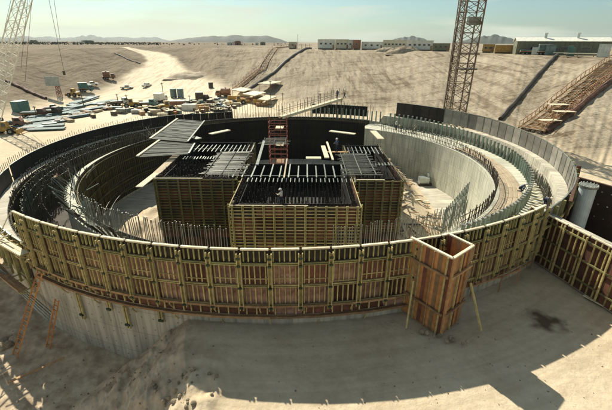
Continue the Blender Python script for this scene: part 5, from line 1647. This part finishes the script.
# masts and posts left of the trailers
for i, px in enumerate((289, 293, 297, 301, 305, 309)):
    pc, rz = plateau(px, 2)
    t = thing('fence_post', ['post at the head of the middle stairs, first from the left', 'post at the head of the middle stairs, second', 'tall post at the head of the middle stairs, third', 'post between stairs and trailers, fourth', 'post between stairs and trailers, fifth', 'post nearest the leftmost trailer'][i], 'post', pc)
    tube('shaft', M['rebar'], (0, 0, 0), (0, 0, 3.0 + (i == 2) * 5), .12, t, 6)
    box('cross_arm', M['board'], (2.4, .1, .2), (0, 0, 2.3), t)
# the big shed: long olive building with a pale roof and a gable at its left end
pc, rz = plateau(559, 16); rz += 0.22
sh = thing('site_shed', 'big olive shed with a pale roof and two roof vents on the right plateau', 'building', pc, rz)
Ls = 80 / 413.0 * pc.length * math.cos(math.atan((558 - 306) / 413.0)) * 1.0
hs = 5.2; ds = 9.0
prism('shell', M['shed'], [(-ds / 2, 0), (ds / 2, 0), (ds / 2, hs - .8), (0, hs + .5), (-ds / 2, hs - .8)], -Ls / 2, Ls / 2, sh).rotation_euler = (0, 0, R_(90))
for s in (-1, 1):
    box('roof', M['white'], (Ls + .8, 5.0, .14), (0, s * 2.35, hs + .02), sh, (-s * math.atan2(1.3, ds / 2), 0, 0))
for i in range(20):
    box('wall_rib', M['shed'], (.1, .1, hs - .9), (-Ls / 2 + 1 + i * (Ls - 2) / 19, -ds / 2 - .05, (hs - .9) / 2), sh)
for i, (x, w) in enumerate(((-.3, 3), (.05, 4), (.25, 3), (.4, 2))):
    fr = box('window', M['rod'], (w, .08, 1.1), (x * Ls, -ds / 2 - .12, 2.2), sh); box('pane', M['glass'], (w - .2, .04, .9), (0, -.04, 0), fr)
for x in (-.18, .17):
    st = tube('roof_vent', M['galv'], (x * Ls, -1, hs), (x * Ls, -1, hs + 1.9), .45, sh, 12); tube('vent_cap', M['white'], (x * Ls, -1, hs + 1.9), (x * Ls, -1, hs + 2.2), .7, sh, 12)
box('gable_board', M['galv'], (.1, 1.4, 1.0), (-Ls / 2 - .06, -1.5, 2.8), sh)
for args in (('rust and white stake truck in front of the shed, left end', 527, 'rustbox', 4), ('blue truck in front of the shed, beside the pipe head', 545, 'bluegrey', 4)):
    pc, rz = plateau(args[1], 3); flat_truck(args[0], pc, rz + .2, args[2], 'box' if args[2] == 'bluegrey' else 'pipes', args[3])
for i, (px, w, m, H) in enumerate(((536, 2.2, 'galv', 2.4), (551, 3, 'bluegrey', 3.2), (571, 1.6, 'teal', 3.0), (573.5, 1.4, 'teal', 2.4), (605, 3.0, 'galv', 3.6))):
    pc, rz = plateau(px, 3.5)
    storage_bin(['grey bin in front of the shed', 'blue bin beside the blue truck', 'taller of two teal lockers before the shed', 'lower of two teal lockers before the shed', 'pale grey panel bin at the right end of the shed'][i], pc, rz, w, 2, H, m)
for i, (px, w) in enumerate(((563, 5), (582, 9), (592, 8))):
    pc, rz = plateau(px, 2)
    t = thing('pipe_rack', ['short pipe rack before the shed', 'long pale pipe rack on the rim at the right', 'pale pipe rack nearest the right edge on the rim'][i], 'pipe rack', pc, rz)
    for k in range(4): tube('pipe', M['cream'], (-w / 2, .3 * k, .9), (w / 2, .3 * k, .9), .16, t, 6)
    for s in (-.4, .4): box('trestle', M['board'], (.2, 1.4, .8), (s * w, .4, .4), t)
# far sheds and trees of the left horizon
for i, (px, D, w, h, m) in enumerate(((87, 620, 16, 5, 'shed'), (33, 700, 10, 5, 'shed'), (81, 600, 5, 3, 'white'), (231, 500, 5, 4, 'white'), (237, 500, 7, 5, 'rustbox'), (262, 520, 6, 4, 'shed'), (256, 505, 3, 3, 'white'), (228, 490, 3, 3, 'galv'))):
    X = (px - 306) / 413.0
    lab = ['long low olive shed on the far left horizon', 'dark square shed on the far left horizon', 'small white hut beside the long olive shed', 'white hut on the middle horizon below the hill', 'rust red hut on the middle horizon below the hill', 'olive hut on the horizon right of the red one', 'tiny white hut right of the red hut', 'pale grey hut left of the white one below the hill'][i]
    t = thing('far_shed', lab, 'shed', (X * D, D, PLAT))
    prism('walls', M[m], [(-w / 2, 0), (w / 2, 0), (w / 2, h * .8), (0, h), (-w / 2, h * .8)], -3, 3, t)
    box('roof', M['white'], (w * 1.03, 6.4, .2), (0, 0, h * .95), t)
    box('door', M['rebar'], (w * .2, .1, h * .5), (0, -3.06, h * .25), t)
# spoil piles on the rim
for i, (px, w, h) in enumerate(((387, 9, 3.6), (405, 11, 4.2), (152, 6, 2))):
    pc, rz = plateau(px, -3)
    heap(['left of two brown spoil piles on the rim below the trailers', 'right of two brown spoil piles on the rim below the trailers', 'low spoil pile beside the head of the road'][i], 'spoil_pile', pc.x, pc.y, w, w * .6, PLAT - 1.8, h, SOIL, 5 + i)
p = G(190, 76)
heap('dark scrubby spoil mound right of the dirt road', 'spoil_pile', p.x, p.y, 12, 9, p.z - 1.0, 3.4, M['rock'], 9)
# rocks on the sunlit bank crest
for i in range(46):
    x = random.uniform(-8.4, -4.6); y = random.uniform(11.8, 15.6)
    s = random.uniform(.10, .34)
    o = put('rock', CACHE['rk'], None, (x, y, height(x, y) + s * .15), (i, i * 1.7, i * .6)); o.scale = (s, s * random.uniform(.7, 1.2), s * .8)
    tag(o, 'small sandstone lump on the broken bank at the bottom left', 'rock', 'sandstone lumps on the broken bank')
for i, (px, py) in enumerate(((5, 341), (9, 345), (3, 347), (14, 340))):
    p = on_level(px, py, -9.9); o = put('rock', CACHE['rk'], None, p, (i, i, i)); o.scale = (.8, .7, .6)
    tag(o, 'dark rounded lump at the edge of the shade, far left of the pit', 'rock', 'dark lumps at the far left of the pit')

# ------------------------------------------------------------------ desert air
hz = bpy.data.materials.new('desert_haze'); hz.use_nodes = True
hn = hz.node_tree.nodes; hn.remove(hn['Principled BSDF'])
vol = hn.new('ShaderNodeVolumePrincipled')
vol.inputs['Color'].default_value = (0.80, 0.90, 0.92, 1)
vol.inputs['Density'].default_value = 0.00005
vol.inputs['Anisotropy'].default_value = 0.2
hz.node_tree.links.new(vol.outputs['Volume'], hn['Material Output'].inputs['Volume'])
tag(put('haze', mesh_from(*box_vf((21000, 21000, 214), (0, 0, 93)), 'haze', hz)), kind='stuff')

mb = MB()
rg = random.Random(21)
for i in range(1000):
    x = rg.uniform(-26, 22); y = rg.uniform(9, 24) if i % 3 else rg.uniform(9, 20)
    if math.hypot(x - CX, y - CY) < 34.6: continue
    s_ = rg.choice((.02, .02, .03, .04, .06)) * (1.6 if x < -5 else 1)
    z = height(x, y)
    c = Vector((x, y, z))
    vv = [c + Vector((rg.uniform(-1, 1), rg.uniform(-1, 1), rg.uniform(-.5, 1))) * s_ for _ in range(6)]
    mb.add((vv, [(0, 1, 2), (1, 3, 2), (3, 4, 5), (0, 4, 2), (2, 5, 4), (1, 5, 3), (0, 1, 5)]))
tag(mb.make('gravel', M['rock']), 'loose stones and clods strewn over the sand in front of the ring', 'gravel', kind='stuff')
